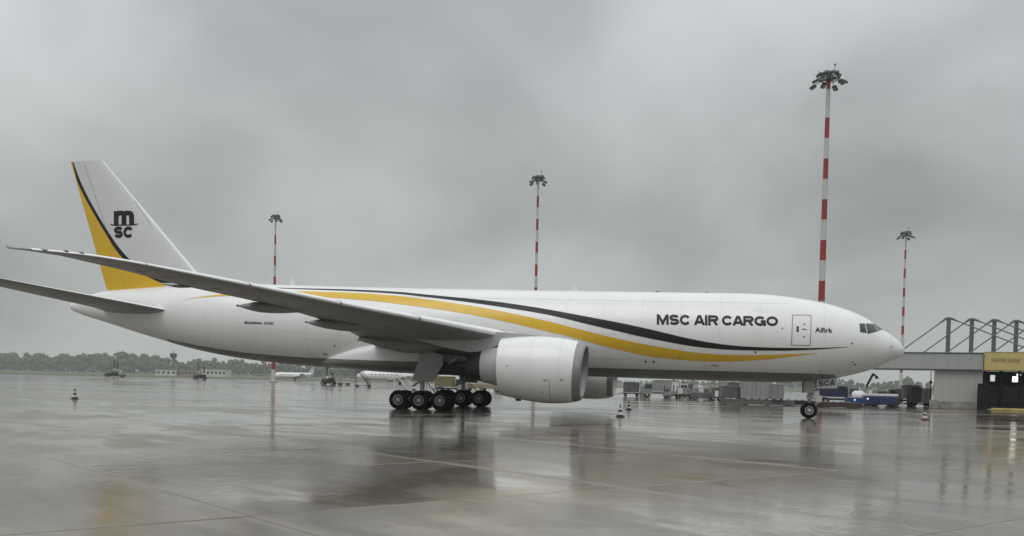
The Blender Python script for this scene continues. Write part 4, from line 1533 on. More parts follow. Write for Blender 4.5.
# frame: x along the facade to the right, y into the building
mb = MB()
mb.box((2.55, 3.0, 2.65), (5.1, 6.0, 3.7), .02)
wall = part('wall', mb, WALLC, term)
for i in range(6):
    mb = MB()
    mb.box((.45 + i * .85, -.03, 2.66), (.842, .04, 3.66), .008)
    part('wall_panel', mb, WALLC, wall)
mb = MB()
mb.box((2.55, 2.98, .40), (5.2, 6.2, .80), .03)
mb.box((.05, -.6, .50), (.95, .9, 1.0), .04)
part('plinth', mb, PLIN, term)
mb = MB()
mb.box((-1.25, 5.0, 5.53), (12.8, 11.0, 1.86), .03)
fas = part('fascia', mb, FASC, term)
for i in range(10):
    mb = MB()
    mb.box((-7.0 + i * 1.275, -.53, 5.53), (1.265, .05, 1.80), .008)
    part('fascia_panel', mb, FASC, fas)
mb = MB()
for z_, d_ in ((6.52, .35), (4.57, .30)):
    mb = MB()
    mb.box((-1.25, -.5, z_), (12.9, d_, .11), .02)
    part('roof_trim', mb, GALV, fas)
mb = MB()
mb.box((9.5, 5.4, 5.55), (8.6, 11.0, 1.8), .03)
part('canopy_roof', mb, VGREYD, term)
# the dark bay below the sign: gates, posts and lit openings
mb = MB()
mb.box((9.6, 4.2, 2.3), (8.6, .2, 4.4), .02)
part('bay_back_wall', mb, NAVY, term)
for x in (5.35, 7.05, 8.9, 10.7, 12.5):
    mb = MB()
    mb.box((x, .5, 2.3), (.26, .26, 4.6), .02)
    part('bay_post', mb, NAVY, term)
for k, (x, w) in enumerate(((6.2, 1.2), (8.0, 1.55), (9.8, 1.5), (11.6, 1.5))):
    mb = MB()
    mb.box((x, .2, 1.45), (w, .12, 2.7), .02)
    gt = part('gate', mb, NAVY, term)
    for j in range(4):
        mb = MB()
        mb.box((x, .12, .4 + j * .7), (w * .96, .05, .07), .01)
        part('gate_rail', mb, DARK, gt)
mb = MB()
mb.box((5.15, -1.4, 1.5), (1.1, 1.5, 3.0), .04)
part('equipment_cabinet', mb, NAVY, term)
for x, z, w, h in ((6.35, 3.70, .50, .75), (8.75, 3.62, .6, .6), (9.1, 4.15, .4, .2), (10.6, 3.85, 1.0, .4)):
    mb = MB()
    mb.box((x, 4.05, z), (w, .06, h), .01)
    part('lit_window', mb, LITW if x > 7 else LITD, term)
mb = MB()
mb.box((8.0, -2.2, .13), (4.0, .5, .26), .05)
part('kerb', mb, KERBY, term)
mb = MB()
mb.box((9.7, -.9, 5.58), (9.0, .22, 2.0), .03)
sgn = part('sign_board', mb, SIGNY, term)
mb = MB()
mb.box((9.7, -.9, 6.62), (9.1, .30, .06), .01)
mb.box((9.7, -.9, 4.55), (9.1, .30, .06), .01)
part('sign_frame', mb, KERBY, sgn)
lettering('lettering', 'FASTER DONE', [(5.95, 5.90), (8.85, 5.90), (8.85, 5.45), (5.95, 5.45)], lambda x, z: Vector((x, -1.022, z)), mat('sign lettering paint', (0.12, 0.10, 0.03), .5), sgn, bold=(.03, 0), cuts=0)
# roof frames: mast, two raking ties
MX = [(1.35, 1.2), (3.9, 3.4), (6.4, 5.6), (8.9, 7.8), (11.4, 10.0), (13.9, 12.2)]
for k, (x, y) in enumerate(MX):
    ht = 10.6 + .03 * k
    mb = MB()
    for dx_ in (-.17, .17):
        mb.box((x + dx_, y, (ht + 6.3) / 2), (.14, .26, ht - 6.3), .02)
    mb.box((x, y, (ht + 6.3) / 2), (.26, .12, ht - 6.3 - .02), .01)
    mb.box((x, y, ht + .03), (.66, .36, .30), .06)
    ms_ = part('roof_mast', mb, GALV, term)
    for (tx, tz) in ((x - 5.3, 6.58), (x + 10.2, 6.3)):
        mb = MB()
        sgn_ = -1 if tx < x else 1
        mb.tube((x + sgn_ * .3, y, ht), (tx, y, tz), .075, n=8)
        mb.tube((x + sgn_ * .28, y, ht + .02), (x + sgn_ * 1.0, y, ht - (.55 if sgn_ < 0 else .32)), .15, .08, n=8)
        part('tie_rod', mb, GALV, ms_)

# ------------------------------------------------------------------ vehicles and ground equipment
VW = wheel_meshes(.46, .28)
VS = wheel_meshes(.28, .18)


def on_ground(u, depth):
    return ground(u, depth)


def wheels_for(t, xs, half, meshes, r):
    for x in xs:
        for y in (-half, half):
            put_wheel(meshes, (x, y, r), t)


def frames(t, L, h, w, m_, name='chassis', z=.5):
    mb = MB()
    mb.box((0, 0, z), (L, w, h), .04)
    return part(name, mb, m_, t)


def face(u):
    return -YAW * 0 + 0.0


def ridged_box(t, name, c, size, m_, ribs=6, door=None, rib_m=None):
    mb = MB()
    mb.box(c, size, .05)
    b = part(name, mb, m_, t)
    for i in range(ribs):
        x = c[0] - size[0] / 2 + size[0] * (i + .5) / ribs
        mb = MB()
        mb.box((x, c[1] - size[1] / 2 - .025, c[2]), (.09, .05, size[2] * .92), .012)
        part('rib', mb, rib_m or m_, b)
    for zz in (c[2] + size[2] / 2 - .08, c[2] - size[2] / 2 + .08):
        mb = MB()
        mb.box((c[0], c[1] - size[1] / 2 - .02, zz), (size[0] * .98, .06, .10), .012)
        part('rail', mb, rib_m or m_, b)
    return b


def box_truck(label, u, depth, L=5.5, H=2.4, cab='left', bodym=VWHITE, cabm=VWHITE, roofm=None, rz=0.0, z_deck=.95, group='service vehicles behind the aeroplane'):
    t = thing('box_truck', label, 'truck', on_ground(u, depth), rz, group)
    sg = -1 if cab == 'left' else 1
    frames(t, L, .22, 1.9, DARK, z=.72)
    wheels_for(t, (-L * .34, L * .34), .85, VW, .46)
    bl0 = L - 1.75
    ridged_box(t, 'cargo_box', (-sg * .875, 0, z_deck + H / 2), (bl0, 2.2, H), bodym, ribs=5)
    if roofm:
        mb = MB()
        mb.box((-sg * .875, 0, z_deck + H + .06), (bl0 + .1, 2.3, .16), .05)
        part('roof', mb, roofm, t)
    x0 = sg * (L / 2 - 1.6)
    x1 = sg * (L / 2)
    mb = MB()
    mb.prism([(x0, .55), (x1, .55), (x1, 1.35), (x1 - sg * .35, 2.15), (x0, 2.2)], -1.0, 1.0)
    c = part('cab', mb, cabm, t)
    mb = MB()
    mb.prism([(x0 + sg * .2, 1.35), (x1 - sg * .18, 1.35), (x1 - sg * .42, 2.02), (x0 + sg * .2, 2.05)], -1.02, -1.0)
    part('side_window', mb, WINF, c)
    mb = MB()
    mb.box((x1 + sg * .01, 0, .62), (.06, 1.9, .2), .02)
    part('bumper', mb, DARK, c)
    return t


def dolly(label, u, depth, L, W=2.3, deck=.55, rz=0.0, deckm=DARK, rails=True, skirt=False, group='low dollies on the apron'):
    t = thing('cargo_dolly', label, 'dolly', on_ground(u, depth), rz, group)
    frames(t, L, .16, W, deckm, 'deck', z=deck)
    if skirt:
        for y in (-W / 2 + .03, W / 2 - .03):
            mb = MB()
            mb.box((0, y, deck * .5 - .01), (L * .99, .05, deck - .14), .015)
            part('skirt', mb, deckm, t)
    n = max(2, int(L / 2.5) + 1)
    xs = [-L / 2 + .6 + (L - 1.2) * i / (n - 1) for i in range(n)]
    wheels_for(t, xs, W / 2 - .25, VS, .28)
    if rails:
        for i in range(int(L / .8)):
            mb = MB()
            mb.tube((-L / 2 + .4 + i * .8, -W / 2 + .1, deck + .13), (-L / 2 + .4 + i * .8, W / 2 - .1, deck + .13), .055, n=8)
            part('roller', mb, GALV, t)
    mb = MB()
    mb.tube((-L / 2, 0, deck - .05), (-L / 2 - 1.1, 0, .3), .05, n=6)
    part('tow_bar', mb, DARK, t)
    return t


def container(label, u, depth, L, H, z0, m_, W=2.2, rz=0.0, ribs=6, group='freight containers on dollies', base=None):
    p_ = base if base is not None else on_ground(u, depth)
    t = thing('freight_container', label, 'container', (p_.x, p_.y, z0), rz, group)
    ridged_box(t, 'shell', (0, 0, H / 2), (L, W, H), m_, ribs)
    mb = MB()
    mb.box((0, -W / 2 - .04, H * .5), (.05, .04, H * .7), .01)
    part('door_bar', mb, GALV, t)
    return t


def tractor(label, u, depth, L=3.0, m_=DARK, cab=True, rz=0.0, lamp=False, group='tow tractors on the apron'):
    t = thing('tow_tractor', label, 'tractor', on_ground(u, depth), rz, group)
    mb = MB()
    mb.prism([(-L / 2, .30), (L / 2, .30), (L / 2, .78), (L / 2 - .1, .95), (L * .05, 1.05), (-L / 2 + .05, 1.0)], -.75, .75)
    part('body', mb, m_, t)
    wheels_for(t, (-L * .3, L * .3), .68, VS, .28)
    if cab:
        mb = MB()
        for x in (-L * .42, L * .02):
            for y in (-.65, .65):
                mb.tube((x, y, 1.0), (x + .06, y, 1.85), .04, n=6)
        part('cab_frame', mb, DARK, t)
        mb = MB()
        mb.box((-L * .2 + .06, 0, 1.9), (L * .52, 1.5, .10), .03)
        part('cab_roof', mb, VGREYL, t)
        mb = MB()
        mb.box((-L * .28, 0, 1.15), (.5, 1.0, .3), .05)
        part('seat', mb, DARK, t)
    if lamp:
        mb = MB()
        mb.lathe([(0, .0), (.01, .10), (.04, .10)], (-L * .1, -.79, .8), (0, -1, 0), n=10)
        part('lamp', mb, LAMPON, t)
    return t


FX = -YAW
# behind the forward fuselage, left to right
dolly('low dolly under the dark container beside the far engine', 631.5, 152, 3.0, rz=FX * .4)
container('dark grey container on a dolly beside the far engine inlet', 631.5, 152, 2.5, 1.6, .72, VGREYD, rz=FX * .4)
box_truck('white-roofed box truck parked behind the forward fuselage', 657, 150, 4.4, 1.75, 'left', VGREYL, VGREY, VWHITE, rz=.1)
tractor('low grey tow tractor just right of the white-roofed truck', 673, 147, 3.0, VGREY, True, rz=.1)
dolly('loaded baggage dolly right of the low grey tractor', 685, 145, 3.2, rz=.1)
for k, (du, s_, m_) in enumerate(((-4, .8, VWHITE), (.5, .9, VGREYL), (5, .75, VGREY))):
    p_ = ground(685 + du, 145)
    t = thing('cargo_crate', ('white', 'pale grey', 'dark grey')[k] + ' crate on the baggage dolly behind the fuselage', 'crate', (p_.x, p_.y, .72), .1, 'crates on the baggage dolly')
    ridged_box(t, 'shell', (0, 0, s_ / 2), (s_, .9, s_), m_, 2)
tractor('dark pushback tractor facing left behind the fuselage', 703, 138, 3.4, VGREYD, False, rz=math.pi)
ORD = ('leftmost', 'second', 'third', 'fourth', 'fifth', 'sixth', 'seventh', 'eighth', 'ninth', 'rightmost')
for k, (u, hh, dd) in enumerate(((643, 1.5, 158), (647.5, 1.2, 161), (668, 2.0, 160), (679, 1.7, 157), (690.5, 2.1, 160), (696, 1.5, 158), (701, 1.9, 161), (706.5, 1.4, 157), (711, 2.0, 160), (723, 1.7, 158))):
    p_ = ground(u, dd)
    t = thing('stacked_pallet_load', ORD[k] + ' of the wrapped pallet loads in the row behind the forward fuselage', 'pallet', (p_.x, p_.y, 0), .1 + .1 * (k % 3), 'pallet loads behind the forward fuselage')
    mb = MB(); mb.box((0, 0, .08), (1.1, 1.0, .16), .02)
    part('pallet', mb, TAN, t)
    mb = MB()
    z = .16
    for q in range(3):
        w = (.95, .88, .7)[q] * (1 - .1 * ((k + q) % 2))
        mb.box((.05 * ((k * 7 + q * 3) % 3 - 1), 0, z + hh / 6), (w, .9, hh / 3 + .01), .07)
        z += hh / 3
    part('wrapped_load', mb, (VGREY, VWHITE, VGREYD, VGREYL, VGREYD)[k % 5], t)
box_truck('small white truck half hidden behind the low grey tractor', 676, 166, 4.2, 1.5, 'right', VWHITE, VWHITE, rz=.2)
box_truck('dark grey truck standing behind the smaller dark container', 731, 150, 4.4, 1.7, 'left', VGREYD, VGREY, rz=.05)
p_ = ground(716.5, 136)
t = thing('ground_power_unit', 'small dark ground power unit with a white panel behind the fuselage', 'power unit', p_, .1)
mb = MB(); mb.box((0, 0, 1.1), (1.3, 1.2, 1.5), .08); part('housing', mb, VGREYD, t)
mb = MB(); mb.box((0, -.62, .95), (.5, .04, .8), .02); part('panel', mb, VWHITE, t)
wheels_for(t, (-.45, .45), .5, VS, .28)
dolly('long low dolly carrying the large grey container', 757, 112, 8.2, 2.4, .55, rz=.06, deckm=VGREYD, skirt=True)
container('smaller dark grey container at the left of the long dolly', 730, 112.5, 1.95, 1.35, .72, VGREYD, rz=.06, ribs=4)
container('largest pale grey container on the long dolly behind the nose', 755.5, 112, 3.4, 2.35, .72, VGREYL, rz=.06, ribs=7)
container('narrow grey container at the right of the long dolly', 777, 111.5, 1.3, 1.7, .72, VGREY, rz=.06, ribs=3)
# behind and right of the nose wheel
dolly('long brown roller dolly just right of the nose wheel', 837, 108, 4.6, 2.2, .50, rz=.05, deckm=BROWN, skirt=True)
dolly('short roller dolly behind the nose wheel', 800, 116, 3.4, 2.2, .50, rz=.05, deckm=DARK, skirt=True)
t = box_truck('flatbed truck with a dark blue covered load beside the nose wheel', 839, 126, 5.0, 1.35, 'right', NAVYB, VGREY, rz=.05, z_deck=1.0)
tractor('bright blue tow tractor with a lit lamp', 856, 117, 2.3, BLUEB, False, rz=.03, lamp=True)
mb = MB()
t = thing('tank_trailer', 'rounded white and blue tank trailer beside the bright blue tractor', 'trailer', ground(858.5, 120), .03)
mb = MB(); mb.lathe([(-.75, .05), (-.7, .5), (-.4, .72), (.4, .72), (.7, .5), (.75, .05)], (0, 0, 1.15), (1, 0, 0), n=20); part('tank', mb, VWHITE, t)
frames(t, 1.7, .14, 1.2, BLUEV, z=.42)
wheels_for(t, (0,), .55, VS, .28)


def low_loader(label, u, depth, L, lamp_x=None, topm=VWHITE):
    t = thing('cargo_loader', label, 'loader', ground(u, depth), .04, 'blue loaders under the nose')
    mb = MB()
    mb.box((0, 0, .78), (L, 2.2, 1.0), .06)
    b = part('body', mb, BLUEV, t)
    n = int(L / .75)
    for i in range(n):
        mb = MB()
        mb.box((-L / 2 + L * (i + .5) / n, -1.115, .78), (.62, .04, .8), .012)
        part('side_panel', mb, BLUEV, b)
    wheels_for(t, (-L * .36, L * .36), .85, VS, .28)
    mb = MB()
    mb.box((0, 0, 1.42), (L * .94, 1.9, .26), .03)
    part('deck', mb, topm, t)
    for x in (-L * .4, -L * .1, L * .2, L * .42):
        mb = MB(); mb.tube((x, -.9, 1.5), (x, -.9, 2.1), .03, n=6); part('post', mb, GALV, t)
    mb = MB(); mb.tube((-L * .4, -.9, 2.1), (L * .42, -.9, 2.1), .03, n=6); part('rail', mb, GALV, t)
    if lamp_x is not None:
        mb = MB(); mb.lathe([(0, .0), (.01, .10), (.05, .11)], (lamp_x, -1.13, .95), (0, -1, 0), n=12); part('lamp', mb, LAMPON, t)
    return t


low_loader('long dark blue loader with a lit lamp, left of the silver truck', 880, 119, 3.9, -1.55)
t = thing('service_van', 'white service van standing behind the dark blue loader', 'van', ground(886, 131), .05)
mb = MB()
mb.prism([(-1.9, .35), (1.9, .35), (1.9, 1.0), (1.55, 1.15), (1.1, 1.85), (-1.8, 1.95), (-1.9, 1.7)], -.85, .85)
part('body', mb, VWHITE, t)
mb = MB(); mb.prism([(-1.2, 1.2), (1.25, 1.2), (1.0, 1.68), (-1.2, 1.72)], -.875, -.85); part('side_window', mb, WINF, t)
wheels_for(t, (-1.2, 1.25), .75, VS, .28)
# belt loader boom
t = thing('boom_lift', 'dark raised boom lift arm behind the blue loader', 'boom lift', ground(866, 124), .0)
frames(t, 2.8, .6, 1.8, VGREY, z=.62)
wheels_for(t, (-.9, .9), .75, VW, .46)
mb = MB(); mb.box((-.2, 0, 1.2), (1.2, 1.3, .6), .08); part('turret', mb, VGREYL, t)
mb = MB(); mb.tube((-.45, 0, 1.4), (.05, 0, 2.35), .17, n=8); part('lower_boom', mb, VGREYL, t)
mb = MB(); mb.tube((.0, 0, 2.3), (.78, 0, 3.95), .14, n=8); part('upper_boom', mb, DARK, t)
mb = MB(); mb.tube((.74, 0, 3.98), (1.15, 0, 3.62), .11, n=8); mb.box((1.2, 0, 3.5), (.3, .7, .3), .04); part('jib', mb, DARK, t)
# silver truck by the terminal
box_truck('silver box truck with ladder rack beside the terminal wall', 901.5, 131, 4.0, 1.75, 'left', SILV, SILV, rz=.03)
container('dark ribbed container between the two silver boxes', 914.5, 129, 1.35, 1.95, .5, VGREYD, rz=.03, ribs=5)
dolly('low dolly under the dark ribbed container and silver box', 919, 129.5, 3.2, 2.1, .33, rz=.03, rails=False)
container('small silver container next to the terminal wall', 924.5, 129, 1.25, 1.8, .5, SILV, rz=.03, ribs=3)
t = thing('lamp_post', 'thin dark post standing at the corner of the terminal wall', 'post', ground(930.5, 124), 0)
mb = MB(); mb.tube((0, 0, 0), (0, 0, 4.4), .06, .04, n=8); part('pole', mb, DARK, t)
mb = MB(); mb.box((0, -.05, 3.1), (.3, .2, .3), .04); part('signal_box', mb, DARK, t)
mb = MB(); mb.box((0, 0, .06), (.4, .4, .12), .02); part('foot', mb, PLIN, t)


# mobile equipment far out on the left
def light_tower(label, u, depth, w, h, poles, bodym, extra=None, rz=0.0):
    t = thing('equipment_trailer', label, 'trailer', ground(u, depth), rz, 'mobile equipment at the apron edge')
    mb = MB(); mb.box((0, 0, .62), (w, 1.8, .45), .05); part('chassis', mb, DARK, t)
    n = max(2, int(w / 2.2))
    for i in range(n):
        hh = .7 + .5 * ((i * 37) % 3) / 2
        mb = MB(); mb.box((-w / 2 + w * (i + .5) / n, 0, .85 + hh / 2), (w / n * .72, 1.5, hh), .08)
        part('housing', mb, (bodym, DARK, VGREYL)[i % 3], t)
    wheels_for(t, (-w * .36, w * .36), .8, VW, .46)
    for x, ph in poles:
        mb = MB(); mb.tube((x, 0, .8), (x, 0, ph), .20, .16, n=8)
        po = part('mast', mb, DARK, t)
        mb = MB(); mb.box((x, -.1, ph), (.7, .4, .4), .05); part('lamp_head', mb, LAMPH, po)
        mb = MB(); mb.box((x + .15, -.1, ph * .45), (.45, .3, .7), .04); part('control_box', mb, VWHITE, po)
    return t


light_tower('dark equipment trailer with two slim masts, nearest the tail side', 115, 335, 8.6, 3, ((-.4, 6.4), (1.2, 6.0)), BROWN)
light_tower('dark equipment trailer with one mast beside the control tower', 200, 305, 4.6, 3, ((-.6, 5.6), (1.6, 4.2)), BROWN)
light_tower('rusty equipment trailer with a mast beneath the rear fuselage', 328.5, 224, 3.4, 3, ((-.4, 4.2), (1.0, 3.0)), BROWN)
dolly('olive flat trailer beneath the rear fuselage', 344, 224, 3.2, 2.0, .55, deckm=OLIVE, rails=False)
t = thing('marker_post', 'grey square post beside the olive flat trailer', 'post', ground(340.5, 232), 0)
mb = MB(); mb.box((0, 0, 1.5), (.75, .4, 3.0), .04); part('column', mb, VGREYL, t)
mb = MB(); mb.box((0, 0, .08), (1.1, .8, .16), .02); part('foot', mb, PLIN, t)


# steps behind the main gear
def access_steps(label, u, depth, L, H, m_, rz):
    t = thing('access_steps', label, 'steps', ground(u, depth), rz, 'mobile steps behind the aeroplane')
    for y in (-.5, .5):
        mb = MB(); mb.tube((-L / 2, y, H), (L / 2, y, .35), .07, n=6); part('stringer', mb, m_, t)
        mb = MB(); mb.tube((-L / 2, y, H + .9), (L / 2, y, 1.25), .04, n=6)
        for i in range(5):
            x = -L / 2 + L * i / 4
            z = H + (.35 - H) * i / 4
            mb.tube((x, y, z), (x, y, z + .9), .03, n=6)
        part('handrail', mb, m_, t)
        mb = MB(); mb.tube((-L / 2, y, H), (-L / 2, y, .2), .06, n=6); part('leg', mb, m_, t)
    n = int(H / .24)
    for i in range(n):
        f = (i + .5) / n
        mb = MB(); mb.box((-L / 2 + L * f, 0, H + (.35 - H) * f), (.24, .96, .04), .008); part('tread', mb, GALV, t)
    mb = MB(); mb.box((0, 0, .33), (L, 1.1, .1), .02); part('base_frame', mb, m_, t)
    wheels_for(t, (-L * .4, L * .4), .5, VS, .28)
    return t


access_steps('white mobile steps behind the main wheels', 404, 118, 2.3, 2.6, VWHITE, .05)
access_steps('dark mobile steps beneath the wing root fairing', 363, 190, 3.2, 4.0, DARK, .05)
box_truck('faded yellow service truck seen between the main wheels', 451, 140, 4.6, 1.6, 'right', CYEL, VGREYL, rz=.08)
t = thing('loading_platform', 'long low tan loading platform behind the main wheels', 'platform', ground(483, 165), .05)
mb = MB(); mb.box((0, 0, 1.0), (7.0, 2.0, .8), .05); part('deck', mb, TAN, t)
wheels_for(t, (-2.6, 0, 2.6), .8, VW, .46)

# ------------------------------------------------------------------ cones
def cone_mesh(foot):
    segs = [(.05, .14, .205, .175, foot), (.14, .30, .175, .130, CONEW), (.30, .44, .130, .094, CONEK), (.44, .56, .094, .063, CONEW), (.56, .76, .063, .022, CONEK)]
    out = []
    for z0, z1, ra, rb, m_ in segs:
        mb = MB(); mb.tube((0, 0, z0), (0, 0, z1), ra, rb, n=16); out.append((mb, m_))
    return out


for u, depth, lb, sc_ in ((75, 63.4, 'traffic cone standing alone below the tail', 1.05), (621, 60.0, 'nearer of the two traffic cones in front of the far engine', 1.05),
                          (629.5, 76.3, 'farther of the two traffic cones in front of the far engine', 1.0), (926, 72.3, 'traffic cone standing alone in front of the terminal building', 1.0)):
    t = thing('traffic_cone', lb, 'cone', ground(u, depth), .3, 'traffic cones on the apron')
    mb = MB(); mb.box((0, 0, .025), (.48, .48, .05), .015); part('base', mb, CONEK, t)
    for mb, m_ in cone_mesh(CONER if u > 900 else CONEK):
        part('band', mb, m_, t)
    t.scale = (sc_, sc_, sc_)


# ------------------------------------------------------------------ other aircraft
def small_jet(label, loc, rz, L, Rr, zc0, ttail, parts=True):
    t = thing('parked_jet', label, 'aeroplane', loc, rz, 'jets parked across the airfield')

    def body(x):
        f = x / L
        if f < .14:
            return Rr * math.sin(f / .14 * math.pi / 2) ** .6, zc0 - Rr * .18 * (1 - f / .14)
        if f > .62:
            q = (f - .62) / .38
            return Rr * (1 - q ** 1.5 * .88), zc0 + Rr * .62 * q
        return Rr, zc0
    rows = []
    for k in range(33):
        x = max(.001, L * k / 32)
        r, z = body(x)
        rows.append([Vector((L / 2 - x, max(.02, r) * math.cos(2 * math.pi * i / 24), z + max(.02, r) * math.sin(2 * math.pi * i / 24))) for i in range(24)])
    mb = MB(); mb.loft(rows)
    fu = part('fuselage', mb, WHITE, t, smooth=60)
    for sd_ in (-1, 1):
        mb = MB()
        y = sd_ * Rr * .66
        mb.prism([(L / 2 - L * .075, zc0 + Rr * .30), (L / 2 - L * .115, zc0 + Rr * .32), (L / 2 - L * .115, zc0 + Rr * .62), (L / 2 - L * .095, zc0 + Rr * .62)], y - .06, y + .06)
        part('cockpit_window', mb, WINF, fu)
        for i in range(7):
            x = L / 2 - L * (.2 + .05 * i)
            mb = MB()
            mb.box((x, sd_ * Rr * .965, zc0 + Rr * .25), (L * .018, .08, Rr * .24), .02)
            part('window', mb, WINF, fu)
        mb = MB()
        rows = []
        for yy, x0, ch_, zz in ((Rr * .4, L * .08, L * .22, zc0 - Rr * .65), (L * .42, -L * .14, L * .075, zc0 - Rr * .65 + L * .035)):
            rows.append([Vector((x0 - ch_ * x, sd_ * yy, zz + y_ * ch_ * .06)) for x, y_ in ((0, 0), (.1, 1), (.4, 1.2), (1, 0), (.4, -.6), (.1, -.6))])
        mb.loft(rows)
        part('wing', mb, VGREYL, t)
        zt = zc0 + (Rr * 2.9 if ttail else Rr * .6)
        mb = MB()
        rows = []
        for yy, x0, ch_ in ((.05, -L * (.475 if ttail else .40), L * .10), (L * .16, -L * (.52 if ttail else .475), L * .05)):
            rows.append([Vector((x0 - ch_ * x, sd_ * yy, zt + y_ * ch_ * .06)) for x, y_ in ((0, 0), (.2, 1), (1, 0), (.2, -1))])
        mb.loft(rows)
        part('tailplane', mb, VWHITE, t)
        mb = MB()
        c = (-L * .22, sd_ * Rr * 1.55, zc0 + Rr * .45) if ttail else (L * .05, sd_ * L * .17, zc0 - Rr * .85)
        mb.lathe([(-L * .06, Rr * .24), (-L * .055, Rr * .3), (0, Rr * .34), (L * .05, Rr * .26), (L * .07, Rr * .16)], c, (-1, 0, 0), n=18, caps=True)
        part('engine', mb, VGREY, t)
        if ttail:
            mb = MB(); mb.box((-L * .22, sd_ * Rr * 1.1, zc0 + Rr * .45), (L * .08, Rr * .5, Rr * .1), .02); part('engine_pylon', mb, VWHITE, t)
        put_wheel(VW, (-L * .05, sd_ * Rr * 1.5, .46), t)
        mb = MB(); mb.tube((-L * .05, sd_ * Rr * 1.5, .46), (-L * .03, sd_ * Rr * 1.2, zc0 - Rr * .5), .09, n=8); part('gear_strut', mb, GEARW, t)
    mb = MB()
    mb.prism([(-L * .36, zc0 + Rr * .8), (-L * .50, zc0 + Rr * .8), (-L * .56, zc0 + Rr * 2.95), (-L * .47, zc0 + Rr * 2.95)], -.1, .1)
    part('fin', mb, VWHITE, t)
    put_wheel(VS, (L * .36, 0, .28), t)
    mb = MB(); mb.tube((L * .36, 0, .28), (L * .36, 0, zc0 - Rr * .7), .07, n=8); part('gear_strut', mb, GEARW, t)
    return t


small_jet('small white business jet with tail engines beneath the rear fuselage', ground(293, 372), math.pi + .42, 16.5, 1.25, 2.15, True)
small_jet('white airliner partly hidden behind the main wheels', ground(396, 300), math.pi + .28, 26, 1.55, 2.75, False)

# ------------------------------------------------------------------ far buildings
t = thing('control_tower', 'distant airport control tower with a wide glazed cab', 'tower', ground(173.2, 690), 0)
tz = lambda v: 2.115 + (372.9 - v) / FPX * 704
mb = MB(); mb.lathe([(0, 1.3), (tz(357.5), 1.05)], (0, 0, 0), (0, 0, 1), n=16, caps=True); part('shaft', mb, TOWC, t)
mb = MB(); mb.lathe([(0, 1.2), (1.1, 2.6), (1.6, 2.7)], (0, 0, tz(357.5)), (0, 0, 1), n=16, caps=True); part('gallery', mb, TOWC, t)
for i in range(8):
    a0, a1 = math.pi / 4 * i + .03, math.pi / 4 * (i + 1) - .03
    z0, z1 = tz(357.5) + 1.65, tz(357.5) + 3.6
    mb = MB()
    mb.add([(2.3 * math.cos(a0), 2.3 * math.sin(a0), z0), (2.3 * math.cos(a1), 2.3 * math.sin(a1), z0), (2.9 * math.cos(a1), 2.9 * math.sin(a1), z1), (2.9 * math.cos(a0), 2.9 * math.sin(a0), z1),
            (2.2 * math.cos(a0), 2.2 * math.sin(a0), z0), (2.2 * math.cos(a1), 2.2 * math.sin(a1), z0), (2.8 * math.cos(a1), 2.8 * math.sin(a1), z1), (2.8 * math.cos(a0), 2.8 * math.sin(a0), z1)],
           [(0, 1, 2, 3), (7, 6, 5, 4), (0, 4, 5, 1), (2, 6, 7, 3), (1, 5, 6, 2), (0, 3, 7, 4)])
    part('pane', mb, WINF, t, smooth=0)
mb = MB(); mb.lathe([(0, 2.95), (.4, 3.0), (.8, 1.4), (1.1, .6)], (0, 0, tz(357.5) + 3.6), (0, 0, 1), n=16, caps=True); part('roof', mb, TOWC, t)
mb = MB(); mb.tube((0, 0, tz(357.5) + 4.6), (0, 0, tz(348)), .3, .12, n=8); mb.box((0, 0, tz(352)), (1.1, .8, .6), .05); part('antenna', mb, TOWC, t)


def far_block(label, u0_, u1_, depth, vt, vb, m_, win=0, roof=True):
    a, b = ground(u0_, depth), ground(u1_, depth)
    Lx = (b - a).length
    t = thing('airfield_building', label, 'building', (a + b) / 2, 0, 'low buildings beyond the airfield')
    hz = 368.9 + .0227 * (u0_ + u1_) / 2
    H = 2.115 + (hz - vt) / FPX * depth * 1.02
    mb = MB(); mb.box((0, 4, H / 2), (Lx, 8, H), .05); wl_ = part('wall', mb, m_, t)
    for i in range(win):
        x = -Lx / 2 + Lx * (i + .5) / win
        mb = MB(); mb.box((x, -.03, H * .55), (Lx / win * .5, .08, H * .35), .02); part('window', mb, WINF, wl_)
    if roof:
        mb = MB(); mb.box((0, 4, H + .15), (Lx + .6, 8.6, .3), .05); part('roof', mb, VGREYL, t)
    return t


far_block('white low building left of the control tower', 156, 176, 610, 369.5, 376, BWALL, 4)
far_block('pinkish low building right of the control tower', 176.5, 196, 612, 370.2, 376, BROSE, 5)
far_block('long pale low building at the right of the control tower', 198, 226, 640, 369, 376, BWALL, 7)


